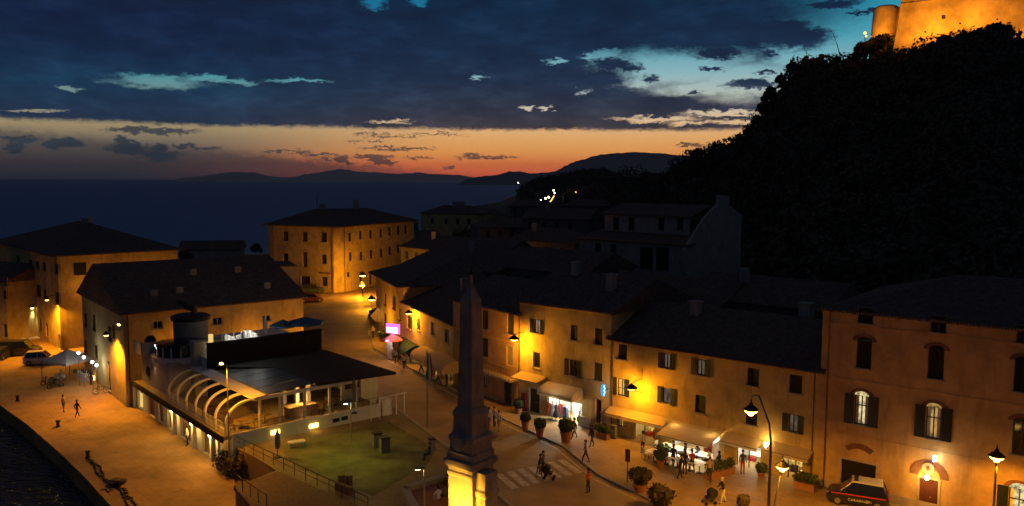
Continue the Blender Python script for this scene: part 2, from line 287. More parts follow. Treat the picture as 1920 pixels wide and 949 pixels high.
# ------------------------------------------------------------------ mesh builder
class MB:
    def __init__(s): s.v = []; s.f = []; s.mi = []; s.mats = []
    def face(s, pts, mt=None):
        i = len(s.v); s.v += [tuple(p) for p in pts]; s.f.append(tuple(range(i, i+len(pts)))); s.mi.append(s._m(mt))
    def _m(s, mt):
        if mt is None: return 0
        if mt not in s.mats: s.mats.append(mt)
        return s.mats.index(mt)
    def mesh(s, vs, fs, mt=None):
        i = len(s.v); s.v += [tuple(p) for p in vs]; k = s._m(mt)
        for f in fs: s.f.append(tuple(j+i for j in f)); s.mi.append(k)
        return s
    def box(s, o, ax, ay, az_, mt=None):       # corner + three edge vectors
        o, ax, ay, az_ = map(Vector, (o, ax, ay, az_))
        vs = [o, o+ax, o+ax+ay, o+ay]; vs += [q+az_ for q in vs]
        fs = [(0,3,2,1), (4,5,6,7), (0,1,5,4), (1,2,6,5), (2,3,7,6), (3,0,4,7)]
        if ax.cross(ay).dot(az_) < 0: fs = [f[::-1] for f in fs]
        return s.mesh(vs, fs, mt)
    def cbox(s, c, sx, sy, sz, rz=0, mt=None, base=True):  # centred in xy, standing on c.z
        c = Vector(c); u = Vector((math.cos(rz), math.sin(rz), 0)); v = Vector((-math.sin(rz), math.cos(rz), 0))
        return s.box(c-u*sx/2-v*sy/2-Vector((0,0,0 if base else sz/2)), u*sx, v*sy, (0,0,sz), mt)
    def prism(s, poly, z0, z1, mt=None):
        k = len(poly); vs = [(p[0], p[1], z0) for p in poly]+[(p[0], p[1], z1) for p in poly]
        a = sum(poly[i][0]*poly[(i+1) % k][1]-poly[(i+1) % k][0]*poly[i][1] for i in range(k))
        fs = [tuple(range(k))[::-1], tuple(range(k, 2*k))]+[(i, (i+1) % k, (i+1) % k+k, i+k) for i in range(k)]
        if a < 0: fs = [f[::-1] for f in fs]
        return s.mesh(vs, fs, mt)
    def tube(s, pts, r, mt=None, k=8, closed=False):
        pts = [Vector(p) for p in pts]; nn = len(pts); rs = r if isinstance(r, (list, tuple)) else [r]*nn
        vs = []; fs = []
        for i, p in enumerate(pts):
            t = (pts[min(i+1, nn-1)]-pts[max(i-1, 0)])
            t = t.normalized() if t.length > 1e-6 else Vector((0,0,1))
            up = Vector((0,0,1)) if abs(t.z) < .95 else Vector((1,0,0))
            a = t.cross(up).normalized(); b = t.cross(a)
            for j in range(k):
                q = 2*math.pi*j/k; vs.append(p+(a*math.cos(q)+b*math.sin(q))*rs[i])
        for i in range(nn-1):
            for j in range(k): fs.append((i*k+j, i*k+(j+1) % k, (i+1)*k+(j+1) % k, (i+1)*k+j))
        fs.append(tuple(range(k))); fs.append(tuple(range((nn-1)*k, nn*k))[::-1])
        return s.mesh(vs, fs, mt)
    def lathe(s, c, prof, mt=None, k=16, axis=None, flat=None):   # prof: (r, h)
        c = Vector(c); az_ = Vector(axis or (0,0,1)).normalized()
        a = az_.orthogonal().normalized(); b = az_.cross(a); vs = []; fs = []
        for r, h in prof:
            for j in range(k):
                q = 2*math.pi*j/k; vs.append(c+az_*h+(a*math.cos(q)+b*math.sin(q))*max(r, .0005))
        nn = len(prof)
        for i in range(nn-1):
            for j in range(k): fs.append((i*k+j, i*k+(j+1) % k, (i+1)*k+(j+1) % k, (i+1)*k+j))
        fs.append(tuple(range(k))[::-1]); fs.append(tuple(range((nn-1)*k, nn*k)))
        return s.mesh(vs, fs, mt)
    def ball(s, c, rx, ry=None, rz=None, mt=None, k=12):
        ry = ry or rx; rz = rz or rx; c = Vector(c); vs = []; fs = []; h = k//2
        for i in range(h+1):
            a = math.pi*i/h
            for j in range(k):
                q = 2*math.pi*j/k; vs.append(c+Vector((rx*math.sin(a)*math.cos(q), ry*math.sin(a)*math.sin(q), rz*math.cos(a))))
        for i in range(h):
            for j in range(k): fs.append((i*k+j, (i+1)*k+j, (i+1)*k+(j+1) % k, i*k+(j+1) % k))
        return s.mesh(vs, fs, mt)
    def build(s, name, mt=None, parent=None, smooth=False):
        me = bpy.data.meshes.new(name); org = parent.matrix_world.translation.copy() if False else None
        P = WP.get(parent.name, Vector()) if parent else Vector()
        me.from_pydata([(a-P.x, b-P.y, c-P.z) for a, b, c in s.v], [], s.f)
        ms = s.mats if s.mats else [mt]
        for q in ms: me.materials.append(q)
        if len(ms) > 1: me.polygons.foreach_set('material_index', s.mi)
        if smooth: me.shade_smooth()
        me.validate(); me.update()
        o = bpy.data.objects.new(name, me); C.objects.link(o)
        if parent: o.parent = parent; WP[o.name] = P
        return o
WP = {}                                            # world origin of every parent
def thing(name, label, cat, loc, group=None):
    o = bpy.data.objects.new(name, None); C.objects.link(o); o.location = loc; o.empty_display_size = .3
    WP[o.name] = Vector(loc); return tag(o, label, cat, group)
def tag(o, label, cat, group=None):
    o['label'] = label; o['category'] = cat
    if group: o['group'] = group
    return o
def struct(o): o['kind'] = 'structure'; return o
def kids(o): return [c for c in o.children]
def dup(root, loc, rz=0, label=None, group=None, sc=None):
    def cp(a, par):
        c = a.copy(); C.objects.link(c)
        if par: c.parent = par
        for ch in kids(a): cp(ch, c)
        return c
    r = cp(root, None); r.location = loc; r.rotation_euler = (0, 0, rz)
    if sc: r.scale = (sc, sc, sc)
    if label: r['label'] = label
    if group: r['group'] = group
    return r
Z = Vector((0, 0, 1))
# ------------------------------------------------------------------ facade helper
class Facade:
    def __init__(s, P0, P1, z0, z1):
        s.P0 = Vector((P0[0], P0[1], 0)); s.P1 = Vector((P1[0], P1[1], 0)); s.L = (s.P1-s.P0).length
        s.u = (s.P1-s.P0)/s.L; s.n = Vector((s.u.y, -s.u.x, 0)); s.z0 = z0; s.z1 = z1; s.ops = []
    def pt(s, u, z, o=0.): return s.P0+s.u*u+Z*z+s.n*o
    def uz(s, x, y, o=0.):
        d = ray(x, y); c = Vector((0, 0, CH)); p0 = s.P0+s.n*o
        t = (p0-c).dot(s.n)/d.dot(s.n); q = c+d*t
        return (q-s.P0).dot(s.u), q.z
    def rect(s, cx, cy, w_, h_):
        u0, _ = s.uz(cx-w_/2, cy); u1, _ = s.uz(cx+w_/2, cy); _, za = s.uz(cx, cy+h_/2); _, zb = s.uz(cx, cy-h_/2)
        return u0, u1, za, zb
    def hole(s, u0, u1, za, zb, depth=.22): s.ops.append((u0, u1, za, zb, depth))
    def wall(s, mb, mt=None, rmt=None):
        us = sorted({0., s.L} | {min(max(q, 0.), s.L) for o in s.ops for q in o[:2]})
        zs = sorted({s.z0, s.z1} | {min(max(q, s.z0), s.z1) for o in s.ops for q in o[2:4]})
        for a, b in zip(us, us[1:]):
            for c, d in zip(zs, zs[1:]):
                um, zm = (a+b)/2, (c+d)/2
                if any(o[0] < um < o[1] and o[2] < zm < o[3] for o in s.ops) or b-a < 1e-4 or d-c < 1e-4: continue
                mb.face([s.pt(a, c), s.pt(b, c), s.pt(b, d), s.pt(a, d)], mt)
        for u0, u1, za, zb, dp in s.ops:
            q = [s.pt(u0, za), s.pt(u1, za), s.pt(u1, zb), s.pt(u0, zb)]; r = [p-s.n*dp for p in q]
            for i in range(4):
                j = (i+1) % 4; mb.face([q[j], q[i], r[i], r[j]], rmt or mt)
    def slab(s, mb, u0, u1, za, zb, o0, o1, mt=None):
        mb.box(s.pt(u0, za, o0), s.u*(u1-u0), s.n*(o1-o0), Z*(zb-za), mt)
def window(root, F, cx, cy, w_, h_, kind='closed', sh=0., em=None, arch=False, uz=None, name='window', frame=None, label=None):
    """kinds: closed (shutters shut), dark (glass), lit"""
    u0, u1, za, zb = uz or F.rect(cx, cy, w_, h_)
    dp = .2; F.hole(u0, u1, za, zb, dp)
    mb = MB(); t = .07; fr = frame or M['frame']
    for a in ((u0, u0+t, za, zb), (u1-t, u1, za, zb), (u0+t, u1-t, za, za+t), (u0+t, u1-t, zb-t, zb)):
        F.slab(mb, *a, -dp+.002, -dp+.09)
    um = (u0+u1)/2
    if kind != 'closed':
        F.slab(mb, um-.035, um+.035, za+t, zb-t, -dp+.002, -dp+.08)
        if arch:
            F.slab(mb, u0+t, u1-t, zb-.75, zb-.68, -dp+.004, -dp+.07)
    fo = mb.build(name, fr, root)
    if label: fo['label'] = label
    s_ = MB(); F.slab(s_, u0-.12, u1+.12, za-.09, za, -.02, .13); s_.build('sill', M['cornice'], fo)
    p = MB()
    if kind == 'closed':
        for a, b in ((u0+t, um-.012), (um+.012, u1-t)): F.slab(p, a, b, za+t, zb-t, -dp+.004, -dp+.11)
        p.build('shutter', M['shutter'], fo)
    else:
        p.face([F.pt(u0, za, -dp+.02), F.pt(u1, za, -dp+.02), F.pt(u1, zb, -dp+.02), F.pt(u0, zb, -dp+.02)])
        p.build('pane', M['glass'] if kind == 'dark' else (em or EM['room']), fo)
        if kind == 'lit' and em is not EM['roomdim']:
            c = MB()
            for a, b in ((u0+t, u0+t+.18), (u1-t-.18, u1-t)): F.slab(c, a, b, za+t, zb-t, -dp+.024, -dp+.05)
            c.build('curtain', M['cwhite'], fo)
    if sh:
        for a, b in ((u0-sh, u0-.02), (u1+.02, u1+sh)):
            q = MB(); F.slab(q, a, b, za-.02, zb+.02, .03, .08); F.slab(q, a+.06, b-.06, (za+zb)/2-.03, (za+zb)/2+.03, .08, .1); q.build('shutter', M['shutter'], fo)
    if arch:
        q = MB(); r0_ = (u1-u0)/2; k = 10; zc = zb-.02
        for i in range(k):
            a0 = math.pi*i/k; a1 = math.pi*(i+1)/k
            P = lambda r, a, o: F.pt(um+r*math.cos(a), zc+(r)*math.sin(a)*.62, o)
            q.mesh([P(r0_+.02, a0, 0.), P(r0_+.3, a0, 0.), P(r0_+.3, a1, 0.), P(r0_+.02, a1, 0.), P(r0_+.02, a0, .05), P(r0_+.3, a0, .05), P(r0_+.3, a1, .05), P(r0_+.02, a1, .05)],
                   [(4,5,6,7), (0,3,7,4), (1,2,6,5)[::-1], (0,1,5,4), (2,3,7,6)], None)
        q.build('brick_arch', M['brick'], fo)
        g = MB(); pts = [F.pt(um+r0_*math.cos(math.pi*i/k), zc+r0_*.62*math.sin(math.pi*i/k), .012) for i in range(k+1)]
        g.face(pts); g.build('fanlight', (em or M['glass']) if kind == 'lit' else M['glass'], fo)
    return fo
def shopfront(root, F, cx, cy, w_, h_, em=None, light=120, col=WHITE, uz=None, mull=2, depth=2.6, goods=True, name='shop_window', label=None):
    u0, u1, za, zb = uz or F.rect(cx, cy, w_, h_)
    F.hole(u0, u1, za, zb, .16)
    mb = MB(); t = .06
    for a in ((u0, u0+t, za, zb), (u1-t, u1, za, zb), (u0+t, u1-t, zb-t, zb), (u0+t, u1-t, za, za+t)): F.slab(mb, *a, -.15, -.07)
    for i in range(1, mull):
        x = u0+(u1-u0)*i/mull; F.slab(mb, x-.03, x+.03, za+t, zb-t, -.15, -.07)
    fo = mb.build(name, M['frame'], root)
    if label: fo['label'] = label
    rm = MB(); a = [F.pt(u0-.3, za, -.17), F.pt(u1+.3, za, -.17), F.pt(u1+.3, zb+.3, -.17), F.pt(u0-.3, zb+.3, -.17)]; b = [p-F.n*depth for p in a]
    for f in ((a[0], a[1], b[1], b[0]), (a[1], a[2], b[2], b[1]), (a[2], a[3], b[3], b[2]), (a[3], a[0], b[0], b[3])): rm.face(f)
    rm.build('showroom', M['white'], fo)
    bk = MB(); bk.face(b); bk.build('lit_back_wall', em or EM['shop'], fo)
    if goods:
        g = MB(); rr = random.Random(int(u0*91)+5); cm = [M['cred'], M['cblue'], M['cwhite'], M['wood'], M['cblack'], M['cbeige']]
        x = u0+.2
        while x < u1-.4:
            w2 = rr.uniform(.25, .6); h2 = rr.uniform(.3, (zb-za)*.6); o_ = rr.uniform(-1.8, -.5)
            F.slab(g, x, x+w2, za+.002, za+h2, o_-.3, o_, rr.choice(cm)); x += w2+rr.uniform(.1, .5)
            g.build('display_item', None, fo); g = MB()
    lamp(F.pt((u0+u1)/2, zb-.25, -.9), light, col, .25)
    return fo
def quad_house(name, label, P0, P1, depth, z0, h, wall, roofspec, openings=(), z1w=None, cat='house', over=.5, side_ops=None, back=None, roofm=None):
    """front wall P0->P1 seen from the camera; roofspec=('gable'|'hip'|'flat', ridge_frac, ridge_h, hip_inset)"""
    F = Facade(P0, P1, z0, h); bk = -F.n*depth
    root = thing(name, label, cat, F.pt(F.L/2, z0))
    A, B = F.P0, F.P1; Cc, D = B+bk, A+bk
    side = Facade(D, A, z0, h); sider = Facade(B, Cc, z0, h); F.side = side; F.sider = sider; F.root = root
    for o in openings: o(root, F)
    for o in (side_ops or []): o(root, side)
    mb = MB(); F.wall(mb); side.wall(mb); sider.wall(mb)
    mb.face([Cc+Z*z0, D+Z*z0, D+Z*h, Cc+Z*h])
    kind, rf, rh, hi = roofspec
    rm = MB(); ov = over
    u, nn = F.u, F.n
    ex = 0 if kind == 'gablewall' else ov
    e = [A-u*ex+nn*ov, B+u*ex+nn*ov, Cc+u*ex-nn*ov, D-u*ex-nn*ov]
    if kind == 'flat':
        e = [A-u*.1+nn*.1, B+u*.1+nn*.1, Cc+u*.1-nn*.1, D-u*.1-nn*.1]
        rm.prism([(p.x, p.y) for p in e], h+.01, h+.2)
    else:
        r0 = A+bk*rf + u*(hi if kind == 'hip' else -ex); r1 = B+bk*rf - u*(hi if kind == 'hip' else -ex)
        zt = h+rh; t = .14
        ev = [p+Z*(h-.02) for p in e]; el_ = [p+Z*(h-.02-t) for p in e]
        R0, R1 = r0+Z*zt, r1+Z*zt
        rm.mesh(ev+[R0, R1]+el_, [(0,1,5,4), (2,3,4,5), (1,2,5), (3,0,4), (9,8,7,6)[0:4], (6,7,1,0), (7,8,2,1), (8,9,3,2), (9,6,0,3)])
        if kind in ('gable', 'gablewall'):
            q0 = A+bk*rf; q1 = B+bk*rf
            mb.face([D+Z*(h-.03), A+Z*(h-.03), q0+Z*(zt-.16)]); mb.face([B+Z*(h-.03), Cc+Z*(h-.03), q1+Z*(zt-.16)])
    mb.build('wall', M[wall], root)
    F.roof = rm.build('roof', roofm or M['roof'], root)
    return F
def chimney(F, u, back, zb, zt, w_=.7):
    c = MB(); p = F.pt(u, zb, -back); c.box(p, F.u*w_, -F.n*w_, Z*(zt-zb)); c.box(p-F.u*.08+F.n*.08+Z*(zt-zb), F.u*(w_+.16), -F.n*(w_+.16), Z*.12)
    return c.build('chimney', M['grey'], F.roof)
def course(F, z, root, t=.1, o=.03, m='palazzo', name='string_course'):
    b = MB(); F.slab(b, -.02, F.L+.02, z-t/2, z+t/2, .0, o); return b.build(name, M[m], root)
def pipe(F, u, z0, z1, root, r=.05):
    b = MB(); b.tube([F.pt(u, z0, .1), F.pt(u, z1, .1)], r); return b.build('drainpipe', M['pipe'], root, True)
W = lambda *a, **k: (lambda root, F: window(root, F, *a, **k))
S = lambda *a, **k: (lambda root, F: shopfront(root, F, *a, **k))
def door(cx, cy, w_, h_, m='door', uz=None, name='door', arch=False):
    def f(root, F):
        u0, u1, za, zb = uz or F.rect(cx, cy, w_, h_); za = max(za, F.z0+.02); F.hole(u0, u1, za, zb, .25)
        b = MB(); F.slab(b, u0, u1, za, zb, -.25, -.19); um = (u0+u1)/2
        for a0, a1 in ((u0+.1, um-.05), (um+.05, u1-.1)):
            for c0, c1 in ((.08, .4), (.46, .92)): F.slab(b, a0, a1, za+(zb-za)*c0, za+(zb-za)*c1, -.19, -.165)
        d = b.build(name, M[m], root)
        h = MB(); h.ball(F.pt(um+.1, za+1.0, -.13), .04); h.build('handle', M['metal'], d)
        g = MB()
        for a in ((u0-.14, u0, za, zb+.14), (u1, u1+.14, za, zb+.14), (u0, u1, zb, zb+.14)): F.slab(g, *a, 0, .05)
        g.build('door_surround', M['cornice'], d)
    return f
exec_later = []
# ================================================================== THE SETTING
QZ = -2.1; SEA = -3.5
def sheet(name, poly, z, mt, kind='structure', thick=None):
    b = MB()
    if thick: b.prism([(p[0], p[1]) for p in poly], z-thick, z)
    else: b.face([(p[0], p[1], z) for p in poly])
    o = b.build(name, mt); o['kind'] = kind; return o
# sea
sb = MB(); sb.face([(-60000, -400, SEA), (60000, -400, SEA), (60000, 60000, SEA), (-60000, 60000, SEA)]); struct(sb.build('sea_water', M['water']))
# quay level land
qe = [G(x, y, QZ) for x, y in ((0,760), (49,795), (107,845), (156,892), (205,946))]
q_left = qe[0]+(qe[0]-qe[1])*1.0
d_ = (qe[4]-qe[3]).normalized()
quay_poly = [qe[4]+d_*60, qe[4]+d_*15]+list(reversed(qe))+[q_left, (-100, 128), (-220, 190), (-220, 250), (-60, 250), (-40, 140), (-24, 110), (-20, 90), (10, 40), (10, 0)]
struct(sheet('quay', quay_poly, QZ, M['quay'], thick=3))
kb = MB()
edge = [q_left]+qe+[qe[4]+d_*60]
for a, b_ in zip(edge, edge[1:]):
    t = (b_-a).normalized(); nn = Vector((-t.y, t.x, 0)); kb.box(a+Z*.004-nn*.02, b_-a, nn*.45, Z*.04)
struct(kb.build('quay_kerb', M['quay']))
# R restaurant local frame
e2 = Vector((-.66, .751, 0)).normalized(); e1 = Vector((e2.y, -e2.x, 0)); RO_ = G(438, 888, QZ); RO_.z = 0
def RL(s, t, z=0.): return RO_+e1*s+e2*t+Z*z
gR = G(238, 764, QZ); 
GA = Vector((gR.x, gR.y, 0))
# town level land
coast = [(-40, 250), (-10, 300), G(800,400,0), G(935,379,0), G(975,363,0), (260, 2600), (3500, 2600), (3500, -200), (14, -200), (14, 0)]
town = [G(500,962,0), G(441,914,0), G(521,881,0), RL(.25,-.1), RL(.25,21), (-26, 96), (-44, 125), (-50, 158)] + coast
struct(sheet('town_ground', [(p[0], p[1]) for p in town], 0, M['paving'], thick=4.5))
shore = [(-40, 252), (-10, 301), G(800,400,0)+Vector((1,1,0)), G(935,379,0)+Vector((1,1,0)), G(975,363,0)+Vector((1,2,0)), (262, 2590), (3490, 2590), (3490, 300), (60, 205), (-20, 205)]
struct(sheet('shore_ground', [(p[0], p[1]) for p in shore], .03, M['soil']))
# green lit square, road
road_l = [G(x, y) for x, y in ((1130,1100), (935,925), (840,836), (740,762), (722,735), (612,640), (600,600), (575,575))]
road_r = [G(x, y) for x, y in ((640,554), (690,545), (690,575), (694,620), (704,654), (760,685), (857,735), (946,786), (1059,838), (1128,893), (1210,932), (1420,1060))]
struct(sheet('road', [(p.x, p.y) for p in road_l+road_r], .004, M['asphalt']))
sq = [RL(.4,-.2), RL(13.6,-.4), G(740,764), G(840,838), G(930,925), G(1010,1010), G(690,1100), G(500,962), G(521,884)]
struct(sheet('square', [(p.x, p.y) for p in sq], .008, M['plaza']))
green_pool = [RL(3,-2.0), RL(13,-2.2), G(820,842), G(800,872), G(700,930), G(560,880), RL(2.2,-5)]
struct(sheet('green_pool_tint', [(p.x, p.y) for p in green_pool], .012, M['green_pool']))  # painted patch: the greenish lamp pool put into the ground colour
# kerbed pavement on the shop side
pv = [G(x, y) for x, y in ((690,575), (694,620), (704,654), (760,685), (857,735), (946,786), (1059,838), (1128,893), (1210,932), (1420,1060))]
pav = [(p.x, p.y) for p in pv]+[(60, 20), (62, 60), (10, 84), (-8, 110), (-14, 150)]
struct(sheet('pavement', pav, .11, M['paving'], thick=.1))
kb = MB()
for a, b_ in zip(pv, pv[1:]):
    t = (b_-a).normalized(); nn = Vector((t.y, -t.x, 0)); kb.box(a+nn*-.02, b_-a, -nn*.26, Z*.125) if False else kb.box(a+Z*.0, b_-a, nn*.22, Z*.118)
struct(kb.build('kerb', M['kerb']))
kb = MB()
for a, b_ in zip(road_l[:5], road_l[1:5]):
    t = (b_-a).normalized(); nn = Vector((t.y, -t.x, 0)); kb.box(a-nn*.24+Z*0, b_-a, nn*.24, Z*.07)
struct(kb.build('square_kerb', M['kerb']))
# painted crossing and lines
rd = (G(984,915)-G(942,880)).normalized(); cx_dir = (G(1070,870)-G(945,905)).normalized()
zb_ = MB(); c0 = G(940, 905); c1 = G(1078, 872); L_ = (c1-c0).length; nst = 7
for i in range(nst):
    p = c0+(c1-c0)*(i+.5)/nst; wv = Vector((rd.y, -rd.x, 0))*.27
    zb_.face([p-rd*1.5-wv+Z*.01, p+rd*1.5-wv+Z*.01, p+rd*1.5+wv+Z*.01, p-rd*1.5+wv+Z*.01])
struct(zb_.build('crossing_stripes', M['paint']))
ln = MB()
mid = [(a+b_)/2 for a, b_ in zip((G(740,762), G(700,700), G(652,640), G(640,600)), (G(870,742), G(760,685), G(700,645), G(692,590)))]
for off in (1.0,):
    for a, b_ in zip(pv[2:8], pv[3:9]):
        t = (b_-a).normalized(); nn = Vector((t.y, -t.x, 0)); ln.face([a+nn*.75+Z*.01, b_+nn*.75+Z*.01, b_+nn*.87+Z*.01, a+nn*.87+Z*.01])
struct(ln.build('road_line', M['paint']))
# ------------------------------------------------------------------ hill
prof = [(1060,372,400,280), (1110,362,400,280), (1150,345,340,240), (1240,338,320,200), (1290,305,300,160), (1340,279,290,140), (1395,262,280,125), (1430,210,260,112), (1465,148,240,100),
        (1490,122,230,92), (1540,118,225,86), (1570,124,220,80), (1600,112,215,78), (1640,112,205,74), (1700,108,194,74), (1745,86,188,73), (1790,74,184,72), (1860,64,182,70), (1895,80,182,70), (1940,105,182,70), (2150,90,176,65), (2700,120,180,60), (4200,200,170,55)]
rh_ = random.Random(3)
def hill_at(az_px):
    for a, b_ in zip(prof, prof[1:]):
        if a[0] <= az_px <= b_[0]:
            f = (az_px-a[0])/(b_[0]-a[0]); return [a[i]+(b_[i]-a[i])*f for i in range(4)]
    return prof[-1] if az_px > prof[-1][0] else prof[0]
def hill_z(X, Y):
    px = 960+FPX*X/max(Y, 1)
    if px < 1060: return 0.
    _, ys, Dc, Df = hill_at(px); zc = max(1., CH+(342-ys)*Dc/FPX)
    f = (Y-Df)/(Dc-Df)
    if f <= 0: return 0.
    if f <= 1: return zc*(f**.8)*(.55+.45*f)
    return zc*max(.0, 1-.35*(f-1)) 
hv = []; hf = []; NX, NY = 110, 46
for i in range(NX):
    px = 1060+(4200-1060)*(i/(NX-1))**1.5
    _, ys, Dc, Df = hill_at(px)
    for j in range(NY):
        Y = Df-1+(Dc*1.9-Df)*j/(NY-1); X = (px-960)/FPX*Y
        z_ = hill_z(X, Y); hv.append((X, Y, z_+(math.sin(X*.21+Y*.13)*.5+math.sin(X*.07-Y*.19)*.8)*min(1, z_/8)-.05))
for i in range(NX-1):
    for j in range(NY-1): hf.append((i*NY+j, (i+1)*NY+j, (i+1)*NY+j+1, i*NY+j+1))
hb = MB(); hb.mesh(hv, hf); struct(hb.build('hill', M['soil'], smooth=True))
# distant land
def ridge(name, pts, D0, depth, m, zb=SEA-1, rough=.1, seed=0, sub=5, flip=False):
    r_ = random.Random(seed); P = []
    for a, b_ in zip(pts, pts[1:]):
        for k in range(sub):
            f = k/sub; P.append((a[0]+(b_[0]-a[0])*f, a[1]+(b_[1]-a[1])*f+r_.uniform(-.5, .5)*rough))
    P.append(pts[-1]); b = MB(); rows = 7; vs = []
    for x, y in P:
        crest = AT(x, y, D0+depth*.5); hz = crest.z-zb
        for k in range(rows):
            f = k/(rows-1); D = D0+depth*f; hgt = math.sin(math.pi*f)**.8 if f not in (0, 1) else 0
            q = AT(x, y, D); X = crest.x+(k-3)*0+r_.uniform(-1, 1)*depth*.01
            X = crest.x*D/(D0+depth*.5)
            vs.append((X, D, zb+hz*hgt*(1+r_.uniform(-.03, .0)*(f != .5))))
    nP = len(P); fs = [(i*rows+j, (i+1)*rows+j, (i+1)*rows+j+1, i*rows+j+1) for i in range(nP-1) for j in range(rows-1)]
    b.mesh(vs, fs); return struct(b.build(name, m, smooth=True))
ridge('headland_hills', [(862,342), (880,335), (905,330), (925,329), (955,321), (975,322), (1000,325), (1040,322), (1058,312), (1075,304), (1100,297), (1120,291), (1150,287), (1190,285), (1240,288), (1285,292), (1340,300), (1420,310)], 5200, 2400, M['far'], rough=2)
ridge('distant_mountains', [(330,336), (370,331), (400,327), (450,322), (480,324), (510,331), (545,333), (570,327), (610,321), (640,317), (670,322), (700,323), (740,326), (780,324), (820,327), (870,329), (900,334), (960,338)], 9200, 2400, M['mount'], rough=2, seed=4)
ridge('wooded_point_hill', [(968,364), (985,352), (1003,341), (1030,337), (1060,331), (1085,324), (1110,322), (1135,323), (1155,331), (1175,340), (1200,338), (1235,334), (1300,330), (1400,330)], 520, 260, M['soil'], zb=-1, rough=2, seed=9)
# ================================================================== PALAZZO
P0, P1 = G(1530, 912), G(1920, 1005); P1 = P1+(P1-P0).normalized()*10
pal_ops = [W(1623,592,28,30,'dark'), W(1760,608,29,32,'dark'), W(1921,628,30,34,'dark'),
 W(1620,665,28,52,'closed',arch=True), W(1755,683,30,56,'closed',arch=True), W(1917,706,32,60,'closed',arch=True),
 W(1615,769,27,56,'lit',sh=.62,em=EM['roomW'],arch=True,label='window with lit room behind open shutters'), W(1750,793,29,60,'lit',sh=.62,em=EM['room'],arch=True), W(1915,822,34,64,'dark',arch=True),
 W(1910,948,40,64,'lit',sh=.6,em=EM['roomW'],arch=True), door(1609,893,66,54,'iron',name='garage_door'), door(1740,934,36,72,'reddoor',name='entrance_door')]
FP = quad_house('palazzo', 'large orange three storey palazzo with string courses and arched windows behind the black patrol car', P0, P1, 15, 0, 12.5, 'palazzo', ('hip', .5, 2.2, 7), pal_ops, over=.12, cat='building')
for x, y in ((1562,605), (1554,706), (1540,805)): course(FP, FP.uz(x, y)[1], FP.root)
pipe(FP, FP.uz(1553, 700)[0], .1, 12.4, FP.root)
b = MB(); FP.slab(b, -.02, FP.L, 0.1, .7, 0, .05); b.build('plinth', M['cornice'], FP.root)
def arch_band(F, root, px, py, r, w_, name='brick_arch', full=False, mt='brick'):
    u, z = F.uz(px, py); q = MB(); k = 12; a0_, a1_ = (0, math.pi) if full else (R(48), R(132))
    for i in range(k):
        a, c = a0_+(a1_-a0_)*i/k, a0_+(a1_-a0_)*(i+1)/k
        P = lambda rr, g, o: F.pt(u+rr*math.cos(g), z+rr*math.sin(g), o)
        q.mesh([P(r, a, .0), P(r+w_, a, .0), P(r+w_, c, .0), P(r, c, .0), P(r, a, .04), P(r+w_, a, .04), P(r+w_, c, .04), P(r, c, .04)], [(4,5,6,7), (0,1,5,4), (2,3,7,6), (0,3,7,4), (1,2,6,5)])
    return q.build(name, M[mt], root)
arch_band(FP, FP.root, 1610, 869, 1.0, .36); arch_band(FP, FP.root, 1742, 894, .62, .5, full=True)
# ================================================================== ORANGE HOUSE WITH SHOPS
O0, O1 = G(1143, 814), G(1530, 912)
or_ops = [W(1167,660,17,28,'closed'), W(1250,677,13,28,'lit',sh=.42,em=EM['roomdim']), W(1314,689,15,30,'lit',sh=.46,em=EM['roomdim']), W(1412,707,22,33,'closed'), W(1492,720,24,34,'closed'),
 W(1165,726,15,32,'lit',sh=.42,em=EM['cream'],label='open window with pale lit room'), W(1250,742,16,30,'lit',sh=.42,em=EM['roomdim']), W(1313,758,20,33,'closed'), W(1409,782,22,30,'closed'), W(1487,794,18,33,'lit',sh=.42,em=EM['roomdim']),
 W(1164,790,14,20,'lit',em=EM['shopy'],name='display_window'), S(1208,811,38,42,em=EM['shopy'],light=60,col=WARM), S(1306,832,88,50,light=260,mull=4,name='cafe_front'), S(1404,858,46,46,light=140,col=WHITE), S(1484,881,42,42,light=90,col=WARM,em=EM['shopy'],mull=3)]
FO = quad_house('shop_house', 'long orange two storey house with four awnings over lit shops, right of the yellow house', O0, O1, 11, 0, 8.2, 'orange', ('gable', .5, 2.6, 0), or_ops, over=.35)
chimney(FO, 5, 4, 9.2, 11.2); chimney(FO, 13, 6.5, 9.5, 11.6, .9)
pipe(FO, FO.L-.35, .1, 8.1, FO.root); pipe(FO, .25, .1, 8.1, FO.root)
b = MB(); b.tube([FO.pt(0, 8.06, .42), FO.pt(FO.L, 8.06, .42)], .07); b.build('gutter', M['pipe'], FO.root, True)
b = MB(); ul = FO.uz(1204, 725)[0]; b.tube([FO.pt(.3, 4.15, .04), FO.pt(ul, 4.1, .04), FO.pt(ul, 6.1, .04)], .02); b.build('cable', M['iron'], FO.root)
